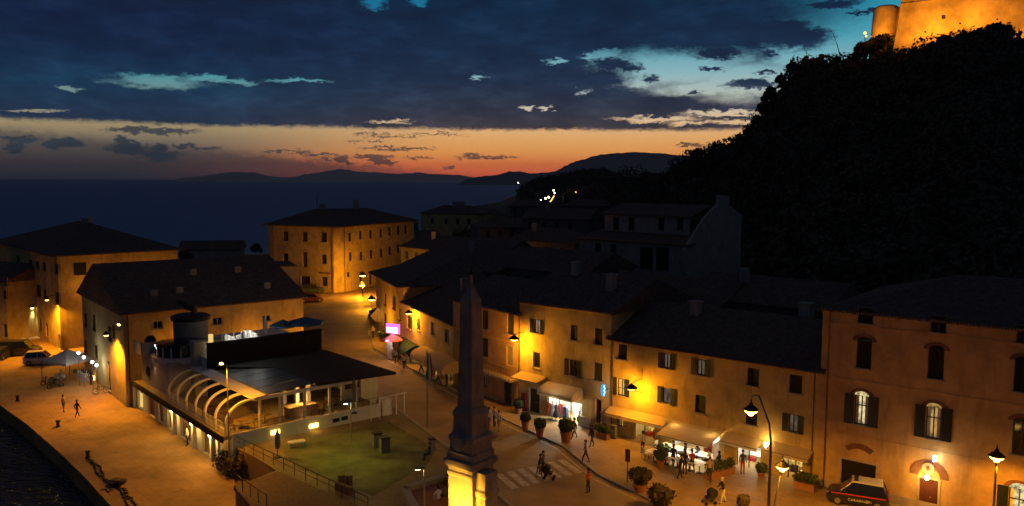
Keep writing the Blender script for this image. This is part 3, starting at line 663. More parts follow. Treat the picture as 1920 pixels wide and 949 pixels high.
# ================================================================== YELLOW HOUSE
Y0, Y1 = G(972, 768), G(1143, 814)
ye_ops = [W(1007,612,12,26,'lit',sh=.42,em=EM['bluewin'],label='window with pale blue light inside'), W(1076,624,14,29,'closed'), W(1122,631,15,31,'closed'), W(1006,675,13,30,'closed',frame=M['frameW']), W(1075,690,15,31,'dark',sh=.5), W(1121,697,16,33,'closed'),
 door(1002,752,20,46), S(1059,770,64,42,light=650,mull=3,label='brightly lit clothes shop window'), door(1122,772,12,46,'reddoor')]
FY = quad_house('yellow_house', 'tall yellow three storey house with a rounded white shop awning and a flat yellow one', Y0, Y1, 12, 0, 10.3, 'yellow', ('gable', .5, 2.3, 0), ye_ops, over=.4)
chimney(FY, 2, 5, 11.6, 13.4); chimney(FY, 7.5, 3, 10.9, 12.9)
b = MB(); b.tube([FY.pt(-.3, 10.16, .5), FY.pt(FY.L+.3, 10.16, .5)], .07); b.build('gutter', M['pipe'], FY.root, True)
pipe(FY, .12, .1, 10.2, FY.root); b = MB(); FY.slab(b, FY.L*.70, FY.L*.82, .1, 1.0, 0, .3); b.build('low_wall', M['grey'], FY.root)
# ================================================================== HOUSE WITH BALCONY
B0, B1 = G(850, 723), G(972, 768)
b_ops = [W(909,600,12,38,'closed',frame=M['frameW']), W(957,607,13,38,'closed',frame=M['frameW']), W(909,652,12,38,'closed',frame=M['frameW']), door(956,668,12,36,'grey',name='balcony_door'), W(910,716,7,18,'lit',em=EM['shopy']), door(953,737,14,48)]
FB = quad_house('balcony_house', 'pinkish three storey house with a stone balcony, just right of the obelisk shaft', B0, B1, 11, 0, 9., 'pink', ('gable', .5, 2.2, 0), b_ops, over=.4)
u0, zb = FB.uz(905, 690); u1 = FB.L-.1
bb = MB(); FB.slab(bb, u0, u1, zb-.2, zb, 0, .95); bal = bb.build('balcony', M['cornice'], FB.root)
rb = MB()
for k in range(24): 
    u = u0+.05+(u1-u0-.1)*k/23; rb.tube([FB.pt(u, zb, .9), FB.pt(u, zb+.95, .9)], .012, k=5)
rb.tube([FB.pt(u0, zb+.95, .9), FB.pt(u1, zb+.95, .9)], .025); rb.build('railing', M['iron'], bal)
course(FB, 6.1, FB.root, .12)
# ================================================================== STREET HOUSES
S0, S1 = G(757, 663), B0
s_ops = [W(768,605,9,24,'dark'), W(785,608,6,22,'closed'), W(812,617,8,24,'closed'), W(838,630,8,24,'closed'), S(774,663,20,30,light=70,col=WARM,em=EM['shopy'],goods=True), S(812,690,18,38,light=90,col=WARM,em=EM['shopy'],mull=2), S(843,706,18,34,light=25,col=WARM,em=EM['roomdim'],mull=2)]
FS = quad_house('street_shop_house', 'low orange house on the bending street with one green and two beige awnings', S0, S1, 12, 0, 6.4, 'orange', ('gable', .5, 2.2, 0), s_ops, over=.4)
chimney(FS, 6, 5, 8, 9.6)
T0, T1 = G(706, 620), S0
t_ops = [W(739,568,6,25,'closed'), W(750,590,5,22,'closed'), W(722,562,4,22,'closed'), W(722,600,5,26,'dark'), W(740,640,8,26,'lit',em=EM['roomW'])]
FT = quad_house('corner_house', 'tall orange house with a broad dark roof where the street narrows, behind the pink sign', T0, T1, 17, 0, 8.3, 'orange', ('hip', .5, 2.8, 5), t_ops, over=.9)
# ================================================================== FAR THREE STOREY BUILDING
c_a, c_b, c_c = G(505, 541), G(627, 549), G(644, 548)
c_d = c_c+Vector((10.4, 24, 0)); bkv = (c_a-c_b).normalized()
def facade_ops(F, root, ops):
    for o in ops: o(root, F)
far = thing('apartment_building', 'far orange three storey building with low hipped roof standing alone by the sea', 'building', (-38, 160, 0))
f1, f2, f3 = Facade(c_a, c_b, 0, 12.5), Facade(c_b, c_c, 0, 12.5), Facade(c_c, c_d, 0, 12.5)
facade_ops(f1, far, [W(536,443,9,18,'closed'), W(572,444,9,18,'closed'), W(608,445,10,18,'closed'), W(536,484,9,18,'dark'), W(572,487,8,28,'closed'), W(608,486,9,18,'dark'), door(573,531,17,26), W(609,528,10,17,'closed'), W(537,526,8,16,'closed')])
facade_ops(f2, far, [W(636,540,3,18,'dark')] if False else [])
facade_ops(f3, far, [W(x,y,5,16,'closed') for x,y in ((656,444),(676,441),(695,439),(714,437),(731,434),(747,432),(761,430),(657,481),(677,480),(696,477),(715,474),(731,470),(747,466),(761,463))]+[W(653,515,5,9,'dark'), door(677,524,6,28), door(695,522,6,24)])
mb = MB()
for F in (f1, f2, f3): F.wall(mb)
c_e = c_a+Vector((7, 21, 0)); mb.face([c_d, c_e, c_e+Z*12.5, c_d+Z*12.5]); mb.face([c_e, c_a, c_a+Z*12.5, c_e+Z*12.5]); mb.build('wall', M['orange'], far)
rf = MB(); poly = [c_a, c_b, c_c, c_d, c_e]; cen = sum(poly, Vector())/5
ev = [cen+(p-cen)*1.075+Z*12.5 for p in poly]; lo = [p-Z*.2 for p in ev]; r0 = (c_a+c_e)/2*.62+cen*.38; r1 = cen+(c_d-cen)*.35; R0 = r0+Z*15.2; R1 = r1+Z*15.4
rf.mesh(ev+lo+[R0, R1], [(0,1,11,10), (1,2,11), (2,3,11), (3,4,10,11), (4,0,10), (9,8,7,6,5), (0,5,6,1), (1,6,7,2), (2,7,8,3), (3,8,9,4), (4,9,5,0)])
far_roof = rf.build('roof', M['roof'], far)
for q, hh in ((.15, 1.2), (.8, 1.9)):
    c = MB(); c.cbox(R0+(R1-R0)*q-Z*.6, 1.0, 1.0, hh+.4); c.build('chimney', M['grey'], far_roof)
c = MB(); c.tube([R0+(R1-R0)*.05, R0+(R1-R0)*.05+Z*2.8], .04); c.build('antenna', M['iron'], far_roof)
for z_ in (4.0,): course(f1, z_, far); course(f3, z_, far)
pipe(f1, f1.L-.3, 0, 12.3, far); pipe(f3, .4, 0, 12.3, far); pipe(f1, 1.2, 0, 12.3, far)
u_, z_ = f1.uz(610, 512); b = MB(); f1.slab(b, u_-1.4, u_+1.1, z_-.14, z_+.14, .02, .1); b.build('name_board', M['wood'], far)
u_, z_ = f1.uz(593, 537); b = MB(); f1.slab(b, u_-.9, u_+.9, z_-.5, z_+.55, .3, .36)
nb = b.build('notice_board', M['iron'], None); tag(nb, 'framed notice board standing by the door of the far three storey building', 'notice board')
b = MB(); f1.slab(b, u_-.8, u_+.8, z_-.4, z_+.45, .365, .37); o = b.build('notice_sheet', M['canvas'], None); o.parent = nb
b = MB(); f1.slab(b, u_-.85, u_-.78, 0, z_-.5, .3, .36); f1.slab(b, u_+.78, u_+.85, 0, z_-.5, .3, .36); o = b.build('leg', M['iron'], None); o.parent = nb
# ================================================================== LEFT BUILDINGS ON THE QUAY
L0 = G(5, 595, QZ); Lc = G(115, 656, QZ); L0 = Lc+(L0-Lc)*1.0
lu = (Lc-L0).normalized(); ln_ = Vector((lu.y, -lu.x, 0))
l_ops = [W(34,487,7,15,'closed'), W(57,494,7,15,'closed'), W(70,497,6,15,'dark'), W(83,500,6,17,'closed'), W(106,505,7,20,'closed'),
         W(48,538,14,24,'closed'), W(72,545,8,22,'closed'), W(84,552,6,20,'closed'), W(107,560,8,24,'closed'), W(23,588,4,20,'closed'), W(41,592,4,20,'closed'), W(53,598,5,18,'closed'), W(76,610,4,22,'closed'), W(88,618,4,24,'closed'), door(112,643,5,30,'door')]
FL = quad_house('harbour_house', 'broad orange quay house with low pyramid roof, leftmost of the large houses', L0, Lc, 16, QZ, 10.8, 'orange', ('hip', .5, 3.6, 15), l_ops, over=.7, side_ops=None)
r_ = FLS = Facade(Lc, Lc-FL.n*16, QZ, 10.8)
u_, z_ = r_.uz(150, 505); b = MB(); r_.slab(b, u_-.8, u_+.8, z_-.8, z_+.9, .02, .06); b.build('shutter', M['shutter'], FL.root)
c = MB(); c.cbox(FL.pt(20, 13.2, -8), 1.1, 1.1, 1.8); c.build('chimney', M['grey'], FL.roof)
# small house at the picture's left edge
K1 = G(16, 640, QZ); K0 = K1+Vector((-12, 6, 0))
FK = quad_house('small_quay_house', 'partly seen pale house at the very left edge of the photo beside the parked van', K0, K1, 10, QZ, 6.5, 'yellow', ('gable', .5, 2, 0), [W(9,553,6,16,'closed'), W(10,528,6,16,'closed'), door(10,620,8,24)], over=.4)
# gabled house G
gL = GA; gu = Vector((13.3, 11.4, 0)).normalized(); gR_ = G(568, 600, 0)
dxy = ray(568, 556); gb = None
# right end: where eave ray meets the eave height
ze = 7.6; gEnd = G(568, 556, ze); gEnd.z = 0; gu = (gEnd-gL).normalized()
gback = Vector((-gu.y, gu.x, 0))*19.5
g_ops = [W(296,609,18,14,'dark',frame=M['frameW']), W(408,602,18,14,'dark',frame=M['frameW']), W(500,597,16,12,'dark',frame=M['frameW'])]
def gside(root, F):
    for a in ((201,560,5,30), (182,545,5,28), (206,625,6,26), (160,600,6,26), (176,605,6,30), (213,622,5,24), (205,705,4,52), (160,650,6,26), (180,660,6,26)): window(root, F, *a, 'closed')
FG = quad_house('gabled_house', 'large house with big dark gabled roof and orange side wall behind the restaurant arches', gL, gEnd, 19.5, QZ, ze, 'orange', ('gable', .56, 4.1, 0), g_ops, over=.45, side_ops=[gside])
pipe(FG, .35, QZ, ze-.1, FG.root, .09)
for x, y in ((289,555), (336,549), (362,515), (445,510), (500,540)):   # skylights / small vents lying on the roof slope
    # roof plane through eave and ridge
    eav = FG.pt(0, ze, 0); rdg = FG.pt(0, ze+4.1, -19.5*.56); nrm = FG.u.cross(rdg-eav).normalized()
    d = ray(x, y); t = (eav-Vector((0,0,CH))).dot(nrm)/d.dot(nrm); q = Vector((0,0,CH))+d*t
    v = MB(); v.cbox(q-Z*.25, .7, .55, .9, math.atan2(FG.u.y, FG.u.x)); v.build('roof_vent', M['grey'], FG.roof)
# low annexes behind, by the beach
def simple(name, label, x, ybase, D, w_, dp, h, wallm, rot, rs=('gable', .5, 2., 0), ops=(), z0=0., cat='house', over=.4, lift=0):
    p = AT(x, ybase, D); c = Vector((p.x, D, 0)); u = Vector((math.cos(rot), math.sin(rot), 0))
    return quad_house(name, label, c-u*w_/2, c+u*w_/2, dp, z0, h, wallm, rs, ops, over=over, cat=cat)
simple('beach_shed', 'long low shed with pale roof edge behind the gabled house roof, near the beach', 400, 480, 128, 26, 8, 6.6, 'grey', R(25), ('flat', 0, 0, 0))
simple('beach_hut', 'low dark hut on the shore left of the far three storey building', 395, 468, 205, 15, 8, 3.2, 'grey', R(12))
simple('annex_house', 'small dark roofed annex right of the far three storey building with an orange wall', 792, 440, 182, 9, 10, 7.5, 'orange', R(20))
FM = simple('cream_house', 'pale orange two storey house in the distance near the shore, right of the far building', 842, 405, 262, 20, 14, 10.5, 'orange', R(-18), ('hip', .5, 2.4, 5), z0=0)
for k, u in enumerate((4, 9, 13, 17)):
    b = MB(); FM.slab(b, u-.5, u+.5, 7, 8.8, .01, .05); b.build('shutter', M['shutter'], FM.root)
c = MB(); c.cbox(FM.pt(11, 12, -6), 4, 3, 2.2); c.build('roof_terrace', M['grey'], FM.roof)
town_list = [  # label, x, D, w, dp, h, wall, rot(deg), roof
 ('dark roofed house behind the cream distant house', 905, 300, 18, 12, 8.5, 'yellow', 10, 'hip'),
 ('low house with a faint orange wall between dark roofs, above the bend in the street', 905, 125, 8, 9, 9.6, 'orange', -38, 'gable'),
 ('dark house with long ridge right behind the corner house roof', 800, 150, 17, 12, 8.2, 'dimwall', -48, 'gable'),
 ('dark house above the yellow house, second row from the square', 1010, 98, 14, 11, 10.2, 'dimwall', -40, 'gable'),
 ('dark gabled house behind the obelisk tip', 862, 106, 15, 12, 9.6, 'dimwall', -50, 'gable'),
 ('dark house behind the balcony house, left of the obelisk tip', 785, 122, 13, 11, 7.6, 'dimwall', -58, 'gable'),
 ('dark hillside house left of the ruined looking gable', 1010, 140, 14, 10, 10.5, 'dimwall', -30, 'hip'),
 ('dark house on the slope below the coast lights', 960, 210, 17, 12, 9, 'dimwall', 15, 'hip'),
 ('faint house in the dark slope left of the hillside house', 1040, 185, 16, 12, 12.5, 'dimwall', -20, 'gable'),
 ('distant dark house under the row of coast lights', 1000, 330, 20, 14, 11, 'dimwall', 5, 'hip'),
 ('distant dark house on the slope right of the coast lights', 1100, 300, 20, 14, 12, 'dimwall', -12, 'hip'),
 ('dark house behind the long shop house roof', 1230, 84, 15, 9, 8.6, 'dimwall', -44, 'gable'),
 ('dark roofed house at the far end of the shop house', 1420, 78, 14, 9, 9.2, 'dimwall', -42, 'gable'),
 ('dark shore house left of the cream distant house', 745, 300, 16, 10, 5, 'dimwall', 10, 'hip'),
]
for i, (lb, x, D, w_, dp, h, wm, rt, rk) in enumerate(town_list):
    Fh = simple('dark_house', lb, x, 500, D, w_, dp, h, wm, R(rt), (rk, .5, 2.2, 4), z0=-.0)
    for u in np.arange(2, w_-1.5, 3.2):
        for zz in (h-2.4, h-5.4):
            b = MB(); Fh.slab(b, u-.45, u+.45, zz, zz+1.5, .01, .05); b.build('shutter', M['shutter'], Fh.root)
    if i % 2 == 0:
        c = MB(); c.cbox(Fh.pt(w_*.3, h+.8, -dp*.35), .8, .8, 2.2); c.build('chimney', M['grey'], Fh.roof)
# hillside house with the pale stepped gable
hp = AT(1290, 500, 112); ha = AT(1086, 500, 125); hp.z = ha.z = 0
HH0, HH1 = ha, hp
h_ops = [W(1121,478,11,44,'closed'), W(1150,480,11,44,'closed'), W(1212,485,24,42,'dark'), W(1242,486,24,44,'dark')]
FH = quad_house('hillside_house', 'grey two level house on the slope with a pale stepped gable and dark openings', HH0, HH1, 9, 2, AT(1190, 452, (112+125)/2).z, 'hillwall', ('gable', .8, 1.2, 0), h_ops, over=.5)
b = MB(); b.tube([FH.pt(0, FH.z1, .55), FH.pt(FH.L, FH.z1, .55)], .12); b.build('gutter', M['terra'], FH.root)
# upper storey set back, and the gable wall
u1_ = FH.L; A2 = FH.pt(0.8, 0, -5.5); B2 = FH.pt(u1_-3, 0, -5.5); F2 = Facade(A2, B2, FH.z1-.2, FH.z1+3.6); mb = MB()
for x in (1155, 1184, 1240, 1275): window(FH.root, F2, x, 420, 11, 24, 'closed')
F2.wall(mb); mb.build('upper_wall', M['hillwall'], FH.root)
rf = MB(); rf.box(F2.pt(-.4, FH.z1+3.55, .5), F2.u*(F2.L+.8), -F2.n*6+Z*1.6, Z*.16); rf.build('upper_roof', M['roof'], FH.root)
gw = MB(); sil = [(1283,470), (1283,510), (1330,560), (1388,560), (1390,420), (1392,405), (1368,385), (1368,368), (1347,365), (1347,382), (1320,410)]
D0_ = 111.5; pts = []
gx = AT(1283, 470, D0_); gdir = Vector((.88, .47, 0)).normalized(); Fg = Facade(Vector((gx.x, gx.y, 0)), Vector((gx.x, gx.y, 0))+gdir*9, 0, 20)
uzs = [Fg.uz(x, y) for x, y in sil]; fr_ = [Fg.pt(u, max(z, 2.0)) for u, z in uzs]; bk_ = [p-Fg.n*.5 for p in fr_]; nn_ = len(fr_)
gw.mesh(fr_+bk_, [tuple(range(nn_)), tuple(range(nn_, 2*nn_))[::-1]]+[(i, i+nn_, (i+1) % nn_+nn_, (i+1) % nn_) for i in range(nn_)]); gw.build('gable_wall', M['hillwall'], FH.root)
# ================================================================== FORTRESS
fort = thing('fortress', 'floodlit orange stone fortress walls crowning the dark hill at upper right', 'fortress', (110, 205, 45))
def battered(mb, foot, top, z0, z1):
    k = len(foot); vs = [(p[0], p[1], z0) for p in foot]+[(p[0], p[1], z1[i] if isinstance(z1, list) else z1) for i, p in enumerate(top)]
    fs = [tuple(range(k))[::-1], tuple(range(k, 2*k))]+[(i, (i+1) % k, (i+1) % k+k, i+k) for i in range(k)]
    mb.mesh(vs, fs)
fa = AT(1690, 3, 203); fb = AT(2120, -60, 186); u = (fb-fa); u.z = 0; u.normalize(); nn = Vector((u.y, -u.x, 0)); Lf = 62
a0 = Vector((fa.x, fa.y, 0)); top = [a0, a0+u*Lf, a0+u*Lf-nn*14, a0-nn*14]
foot = [a0+nn*2.6-u*2.6, a0+u*Lf+nn*2.6, a0+u*Lf-nn*14, a0-nn*14-u*2.6]
zt = fa.z; b = MB(); battered(b, foot, top, 44, [zt, zt+3.5, zt+3.5, zt]); b.build('bastion_wall', M['fort'], fort)
b = MB(); o_ = a0+nn*.0; L2 = u*Lf+Z*3.5
for zz, ww in ((-.9, .28), (.0, .5)): b.box(o_+Z*(zt+zz-.01)+nn*(-.1)-u*.2, L2, nn*.45, Z*.35*ww/.28) if zz < 0 else b.box(o_+Z*(zt)-nn*.9, L2, nn*.9, Z*.6)
b.build('parapet', M['fort'], fort)
ta = AT(1662, 12, 212); c = Vector((ta.x, ta.y, 0)); b = MB(); b.lathe(c, [(4.0, 46), (3.6, 56), (3.05, ta.z-.9), (2.9, ta.z-.4), (2.2, ta.z)], k=28); b.build('round_tower', M['fort'], fort)
b = MB(); q0 = AT(1672, 20, 214); q1 = AT(1700, 20, 206); b.box((q0.x, q0.y, 46), (q1.x-q0.x, q1.y-q0.y, 0), (1.5, 3, 0), (0, 0, q0.z-46-1.5)); b.build('link_wall', M['fort'], fort)
# ------------------------------------------------------------------ the hazy evening air
hz = MB(); hz.box((-14000, -420, -6), (28000, 0, 0), (0, 12400, 0), (0, 0, 276)); ho = hz.build('haze', None); ho['kind'] = 'stuff'
hm = bpy.data.materials.new('evening_haze'); hm.use_nodes = True; nh = NT(hm.node_tree); pv_ = nh.node('ShaderNodeVolumePrincipled'); pv_.inputs['Density'].default_value = 5e-5; pv_.inputs['Color'].default_value = (.85, .82, .85, 1)
oh = nh.node('ShaderNodeOutputMaterial'); nh.put(oh.inputs['Volume'], pv_.outputs[0]); ho.data.materials.clear(); ho.data.materials.append(hm)
# ================================================================== RESTAURANT ON THE QUAY
rs = thing('restaurant', 'white restaurant pavilion with curved arch ribs, ship like tower and terrace above the quay', 'restaurant', RL(5, 8, 0))
q0, q1 = RL(0, 22.6), RL(0, 0)
FR = Facade(q0, q1, QZ, .72)       # quay arcade
def rop(root, F):
    def O(x, y, w_, h_, kind, em=None):
        u0, u1, za, zb = F.rect(x, y, w_, h_); za = QZ+.03 if kind != 'board' else za; zb = min(zb, .45)
        F.hole(u0, u1, za, zb, .35); b = MB(); b.face([F.pt(u0, za, -.33), F.pt(u1, za, -.33), F.pt(u1, zb, -.33), F.pt(u0, zb, -.33)])
        for p_, q_ in ((u0, u0+.06), (u1-.06, u1)): F.slab(b, p_, q_, za, zb, -.32, -.24)
        d = MB(); 
        o = b.build('doorway', em or M['glass'], root)
        d.box(F.pt((u0+u1)/2-.03, za, -.32), F.u*.06, F.n*.06, Z*(zb-za)); d.box(F.pt(u0+.06, zb-.5, -.32), F.u*(u1-u0-.12), F.n*.05, Z*.06); d.build('frame', M['frame'], o)
    O(265, 752, 14, 40, 'l', EM['cream']); O(284, 765, 12, 40, 'd'); O(301, 780, 10, 42, 'd'); O(318, 790, 8, 40, 'd'); O(350, 806, 24, 54, 'l', EM['room']); O(386, 830, 14, 50, 'd'); O(418, 850, 18, 60, 'l', EM['cream'])
rop(rs, FR)
mb = MB(); FR.wall(mb)
# right end (towards the square) and back
a, b_, c, d = RL(0, 0), RL(13.4, 0), RL(13.4, 22.6), RL(0, 22.6)
for p, q in ((a, b_), (b_, c), (c, d)): mb.face([p+Z*QZ, q+Z*QZ, q+Z*.72, p+Z*.72])
mb.build('ground_floor_wall', M['white'], rs)
b = MB(); b.prism([(p.x, p.y) for p in (RL(-.75, -.05), RL(13.5, -.05), RL(13.5, 22.8), RL(-.75, 22.8))], .72, 1.0, None); fl = b.build('terrace_slab', M['tile'], rs)
b = MB(); b.box(RL(-.9, -.1, .55), -e2*-23.0, e1*.14, Z*.5); b.build('dark_fascia', M['roofdark'], rs)
b = MB(); b.box(RL(-.1, -.22, -.02), e1*13.5, e2*.16, Z*1.12); b.box(RL(-.1, -.26, 1.08), e1*13.6, e2*.24, Z*.08); pw = b.build('parapet_wall', M['white'], rs)
FW = Facade(RL(0, -.22), RL(13.5, -.22), 0, 1.1)
for x, y in ((516, 810), (588, 798)):
    u0, u1, za, zb = FW.rect(x, y, 16, 7); b = MB(); FW.slab(b, u0, u1, za, zb, .01, .06); b.build('step_light', EM['sod'], pw); lamp(FW.pt((u0+u1)/2, za-.05, .35), 3.5, SOD, .08)
for x, y in ((630, 788), (646, 784)):
    u0, u1, za, zb = FW.rect(x, y, 12, 7); b = MB(); FW.slab(b, u0, u1, za, zb, .01, .06); b.build('step_light', M['iron'], pw)
# columns with lamps along the arcade
for x, y in ((331, 822), (368, 836), (403, 862), (256, 765)):
    u_, _ = FR.uz(x, y); b = MB(); FR.slab(b, u_-.16, u_+.16, QZ, .54, .02, .34); col = b.build('pillar', M['white'], rs)
    if x > 300:
        b = MB(); b.lathe(FR.pt(u_+.05, .05, .44), [(.07, 0), (.09, .12), (.07, .3)], k=8); b.build('wall_light', EM['warm'], col)
        lamp(FR.pt(u_+.05, .0, .75), 170, (1,.55,.12), .1)
u_, _ = FR.uz(301, 742); b = MB(); FR.slab(b, u_-1.1, u_+.8, .2, .45, .05, .12); b.build('lit_sign', EM['shopy'], rs)
# ribs
for k, t in enumerate((.15, 2.3, 4.5, 6.7, 8.9, 11.1, 13.3)):
    rb = MB(); pts = []
    for i in range(15):
        g = math.pi/2*i/14; pts.append((-.5+2.25*(1-math.cos(g)), 1.9+1.72*math.sin(g)))
    pts = [(-.5, 1.0)]+pts
    vs = []
    for s_, z_ in pts:
        pass
    inner = [(-.5+.16, 1.0)]+[(-.5+.16+2.09*(1-math.cos(math.pi/2*i/14)), 1.9+1.56*math.sin(math.pi/2*i/14)) for i in range(15)]
    for tt in (t, t+.22):
        for s_, z_ in pts: vs.append(RL(s_, tt, z_))
        for s_, z_ in inner: vs.append(RL(s_, tt, z_))
    K = len(pts); fs = []
    for i in range(K-1):
        fs += [(i, i+1, K+i+1, K+i), (2*K+i, 3*K+i, 3*K+i+1, 2*K+i+1), (i, 2*K+i, 2*K+i+1, i+1), (K+i, K+i+1, 3*K+i+1, 3*K+i)]
    rb.mesh(vs, fs); rb.build('arch_rib', M['white'], rs)
# canopy roof
b = MB(); b.box(RL(1.7, -.1, 3.5), e1*1.1+Z*.12, e2*14.2, Z*.16); b.build('canopy_beam', M['white'], rs)
b = MB(); b.box(RL(2.85, 0, 3.52), e1*.22, e2*14, Z*.22); b.build('edge_trim', M['wood'], rs)
b = MB(); b.box(RL(1.9, -.1, 3.42), e1*9.3, e2*.3, Z*.26); b.build('front_beam', M['white'], rs)
b = MB()
for i in range(5): b.box(RL(3.1, .4+i*2.2, 3.58+.05), e1*4.2+Z*.25, e2*2.1, Z*.06)
b.build('glass_roof', M['roofglass'], rs)
b = MB(); v = [RL(7.2, -.0, 3.7), RL(14.6, -.9, 3.75), RL(14.4, 11.9, 4.1), RL(3.1, 11.9, 4.1), RL(3.1, 11.4, 4.05), RL(7.2, 7.5, 3.95)]
b.prism([(p.x, p.y) for p in v], 3.74, 3.95); b.build('dark_roof', M['roofdark'], rs)
b = MB(); b.box(RL(2.6, 11.9, .98), e1*11.5, e2*.22, Z*5.05); b.box(RL(2.55, 11.86, 6.03), e1*11.6, e2*.3, Z*.07); b.build('roof_parapet', M['roofdark'], rs)
b = MB(); b.prism([(p.x, p.y) for p in (RL(2.6, 12.12), RL(14.1, 12.12), RL(14.1, 22.6), RL(2.6, 22.6))], 1.0, 4.7); b.build('upper_floor', M['white'], rs)
# columns on terrace
for s_, t_, m_ in ((2.3, .15, 'white'), (4.0, .15, 'white'), (6.2, .15, 'white'), (8.5, .15, 'white'), (11.1, .15, 'white'), (13.2, .3, 'white'), (13.2, 5, 'white'), (13.2, 9, 'white')):
    b = MB(); b.box(RL(s_, t_, 1.0), e1*.18, e2*.18, Z*2.55); b.build('pillar', M[m_], rs)
for x, y in ((557, 762), (578, 768), (533, 757)):
    g = G(x, y, 1.0); b = MB(); b.cbox(g, .32, .32, 2.55, math.atan2(e1.y, e1.x)); b.build('pillar', M['white'], rs)
lamp(RL(6.6, 1.6, 3.0), 150, (1,.5,.08), .1); lamp(RL(4.2, 3.0, 3.1), 60, SOD, .1); lamp(RL(7.5, 3.4, 1.8), 60, WARM, .1); lamp(RL(1.2, 1.0, 3.0), 40, SOD, .1)
# railing quay side, balusters
b = MB()
for k in range(46): t_ = .3+k*.3; b.tube([RL(-.5, t_, 1.0), RL(-.5, t_, 1.95)], .018, k=5)
for z_ in (1.95, 1.5, 1.15): b.tube([RL(-.5, 0, z_), RL(-.5, 14, z_)], .025, k=6)
b.build('railing', M['white'], rs)
b = MB()
for k in range(24): b.tube([RL(.1+k*.55, -.14, 1.16), RL(.1+k*.55, -.14, 1.75)], .012, k=5)
b.tube([RL(0, -.14, 1.75), RL(13, -.14, 1.75)], .02, k=6); b.build('railing', M['iron'], rs)
# right end: kiosk wall with lit sign window
FK2 = Facade(RL(11.3, .4), RL(13.6, .4), 1.0, 3.74)
b = MB(); b.box(RL(11.4, 3.2, 1.0), e1*2.1, e2*.2, Z*2.74); b.box(RL(13.4, .5, 1.0), e1*.2, e2*11.3, Z*2.74); b.build('kiosk_wall', M['white'], rs)
Fk = Facade(RL(11.4, 3.18), RL(13.5, 3.18), 1, 3.7); u0, u1, za, zb = Fk.rect(706, 717, 24, 18); b = MB(); Fk.slab(b, .35, 1.8, 2.0, 3.3, .01, .05); kf = b.build('window', M['frame'], rs)
b = MB(); Fk.slab(b, .42, 1.73, 2.75, 3.15, .052, .06); b.build('lit_sign', EM['shopy'], kf)
# gate panels and corner planter on the square
b = MB()
for k in range(5): b.box(RL(12.0+k*.9, -.9+k*.05, 0), e1*.08, e2*.08, Z*1.9)
b.box(RL(12.0, -.9, 1.84), e1*3.7, e2*.08, Z*.08)
tag(b.build('gate_frame', M['white']), 'white metal gate frame at the right end of the restaurant terrace wall', 'gate')
b = MB(); g = G(722, 776, 0); b.cbox(g, 1.0, 1.0, 1.35, .6); b.cbox(g+Z*1.35, 1.12, 1.12, .08, .6); tag(b.build('gate_pillar', M['white']), 'pale square pillar beside the white gate frame, at the road kerb', 'pillar')
# ship tower
twr = MB()
twr.box(RL(0, 14.6, 1.0), e1*3.2, e2*8.0, Z*3.1)
twr.box(RL(2.0, 13.6, 1.0), e1*4.6, e2*1.2, Z*5.0)
tw = twr.build('tower_wall', M['dimwhite'], rs)
b = MB(); c_ = RL(1.9, 17.0, 0)
b.lathe(c_, [(2.15, 3.95), (2.2, 5.35), (2.25, 5.36), (2.25, 5.55), (.2, 5.62)], k=20); b.build('bridge_deck_windows', M['glass'], tw)
b = MB(); b.lathe(c_, [(2.5, 3.9), (2.55, 4.4), (2.2, 4.42)], k=20); b.build('bridge_rail', M['white'], tw)
for k in range(9):
    g = R(140+k*22); b = MB(); b.cbox(c_+Vector((math.cos(g)*2.2, math.sin(g)*2.2, 4.35)), .1, .1, 1.05, g); b.build('mullion', M['frameW'], tw)
fp = AT(358, 620, 79.5); fpx = Vector((fp.x, 79.5, 0)); b = MB(); b.lathe(fpx, [(1.65, 4.3), (1.65, 6.9), (1.85, 7.0)], k=24); fn = b.build('funnel', M['dimwhite'], rs, True)
b = MB(); b.lathe(fpx, [(1.85, 7.0), (1.9, 7.35), (1.6, 7.5), (.2, 7.52)], k=24); b.build('funnel_cap', M['iron'], fn)
b = MB(); b.tube([fpx+Vector((.4, 0, 7.4)), fpx+Vector((.4, 0, 8.5))], .32); b.tube([fpx+Vector((.4, 0, 8.0)), fpx+Vector((-.3, 0, 8.2)), fpx+Vector((-.6, 0, 8.6)), fpx+Vector((-1.2, 0, 8.75))], .25); b.build('exhaust_pipe', M['iron'], fn)
for (s_, t_, z_) in ((4.2, 13.58, 5.0), (.0-.02, 20.5, 2.3)):
    b = MB(); ax = -e2 if s_ > 1 else -e1; b.lathe(RL(s_, t_, z_), [(.5, 0), (.5, .07), (.35, .1), (.34, .03)], k=16, axis=ax); b.build('porthole', M['iron'], tw)
b = MB(); b.box(RL(-.6, 20.6, 4.0), e1*3, e2*2.6, Z*.25); b.box(RL(-.6, 20.6, 4.25), e1*.15, e2*2.6, Z*.9); b.box(RL(-.6, 20.6, 4.25), e1*3, e2*.15, Z*.9); b.build('side_balcony', M['dimwhite'], tw)
b = MB(); b.lathe(RL(.6, 21.6, 4.3), [(.5, 0), (.55, .9), (.3, 1.3)], k=12); b.build('vent_cowl', M['iron'], tw)
# wall lights on tower
for x, y, s_, pw_ in ((290, 673, 0, 40),):
    u_, z_ = FR.uz(x, y); p = FR.pt(u_, z_, .15); b = MB(); b.lathe(p-Z*.12, [(.07, 0), (.07, .24)], k=8); b.build('wall_light', EM['warm'], tw)
    lamp(FR.pt(u_, z_-.25, .28), pw_, (1,.7,.3), .05, 70, (0, 0, -1)); lamp(FR.pt(u_, z_+.25, .28), pw_*.6, (1,.7,.3), .05, 70, (0, 0, 1))
g = RL(2.55, 13.2, 0)
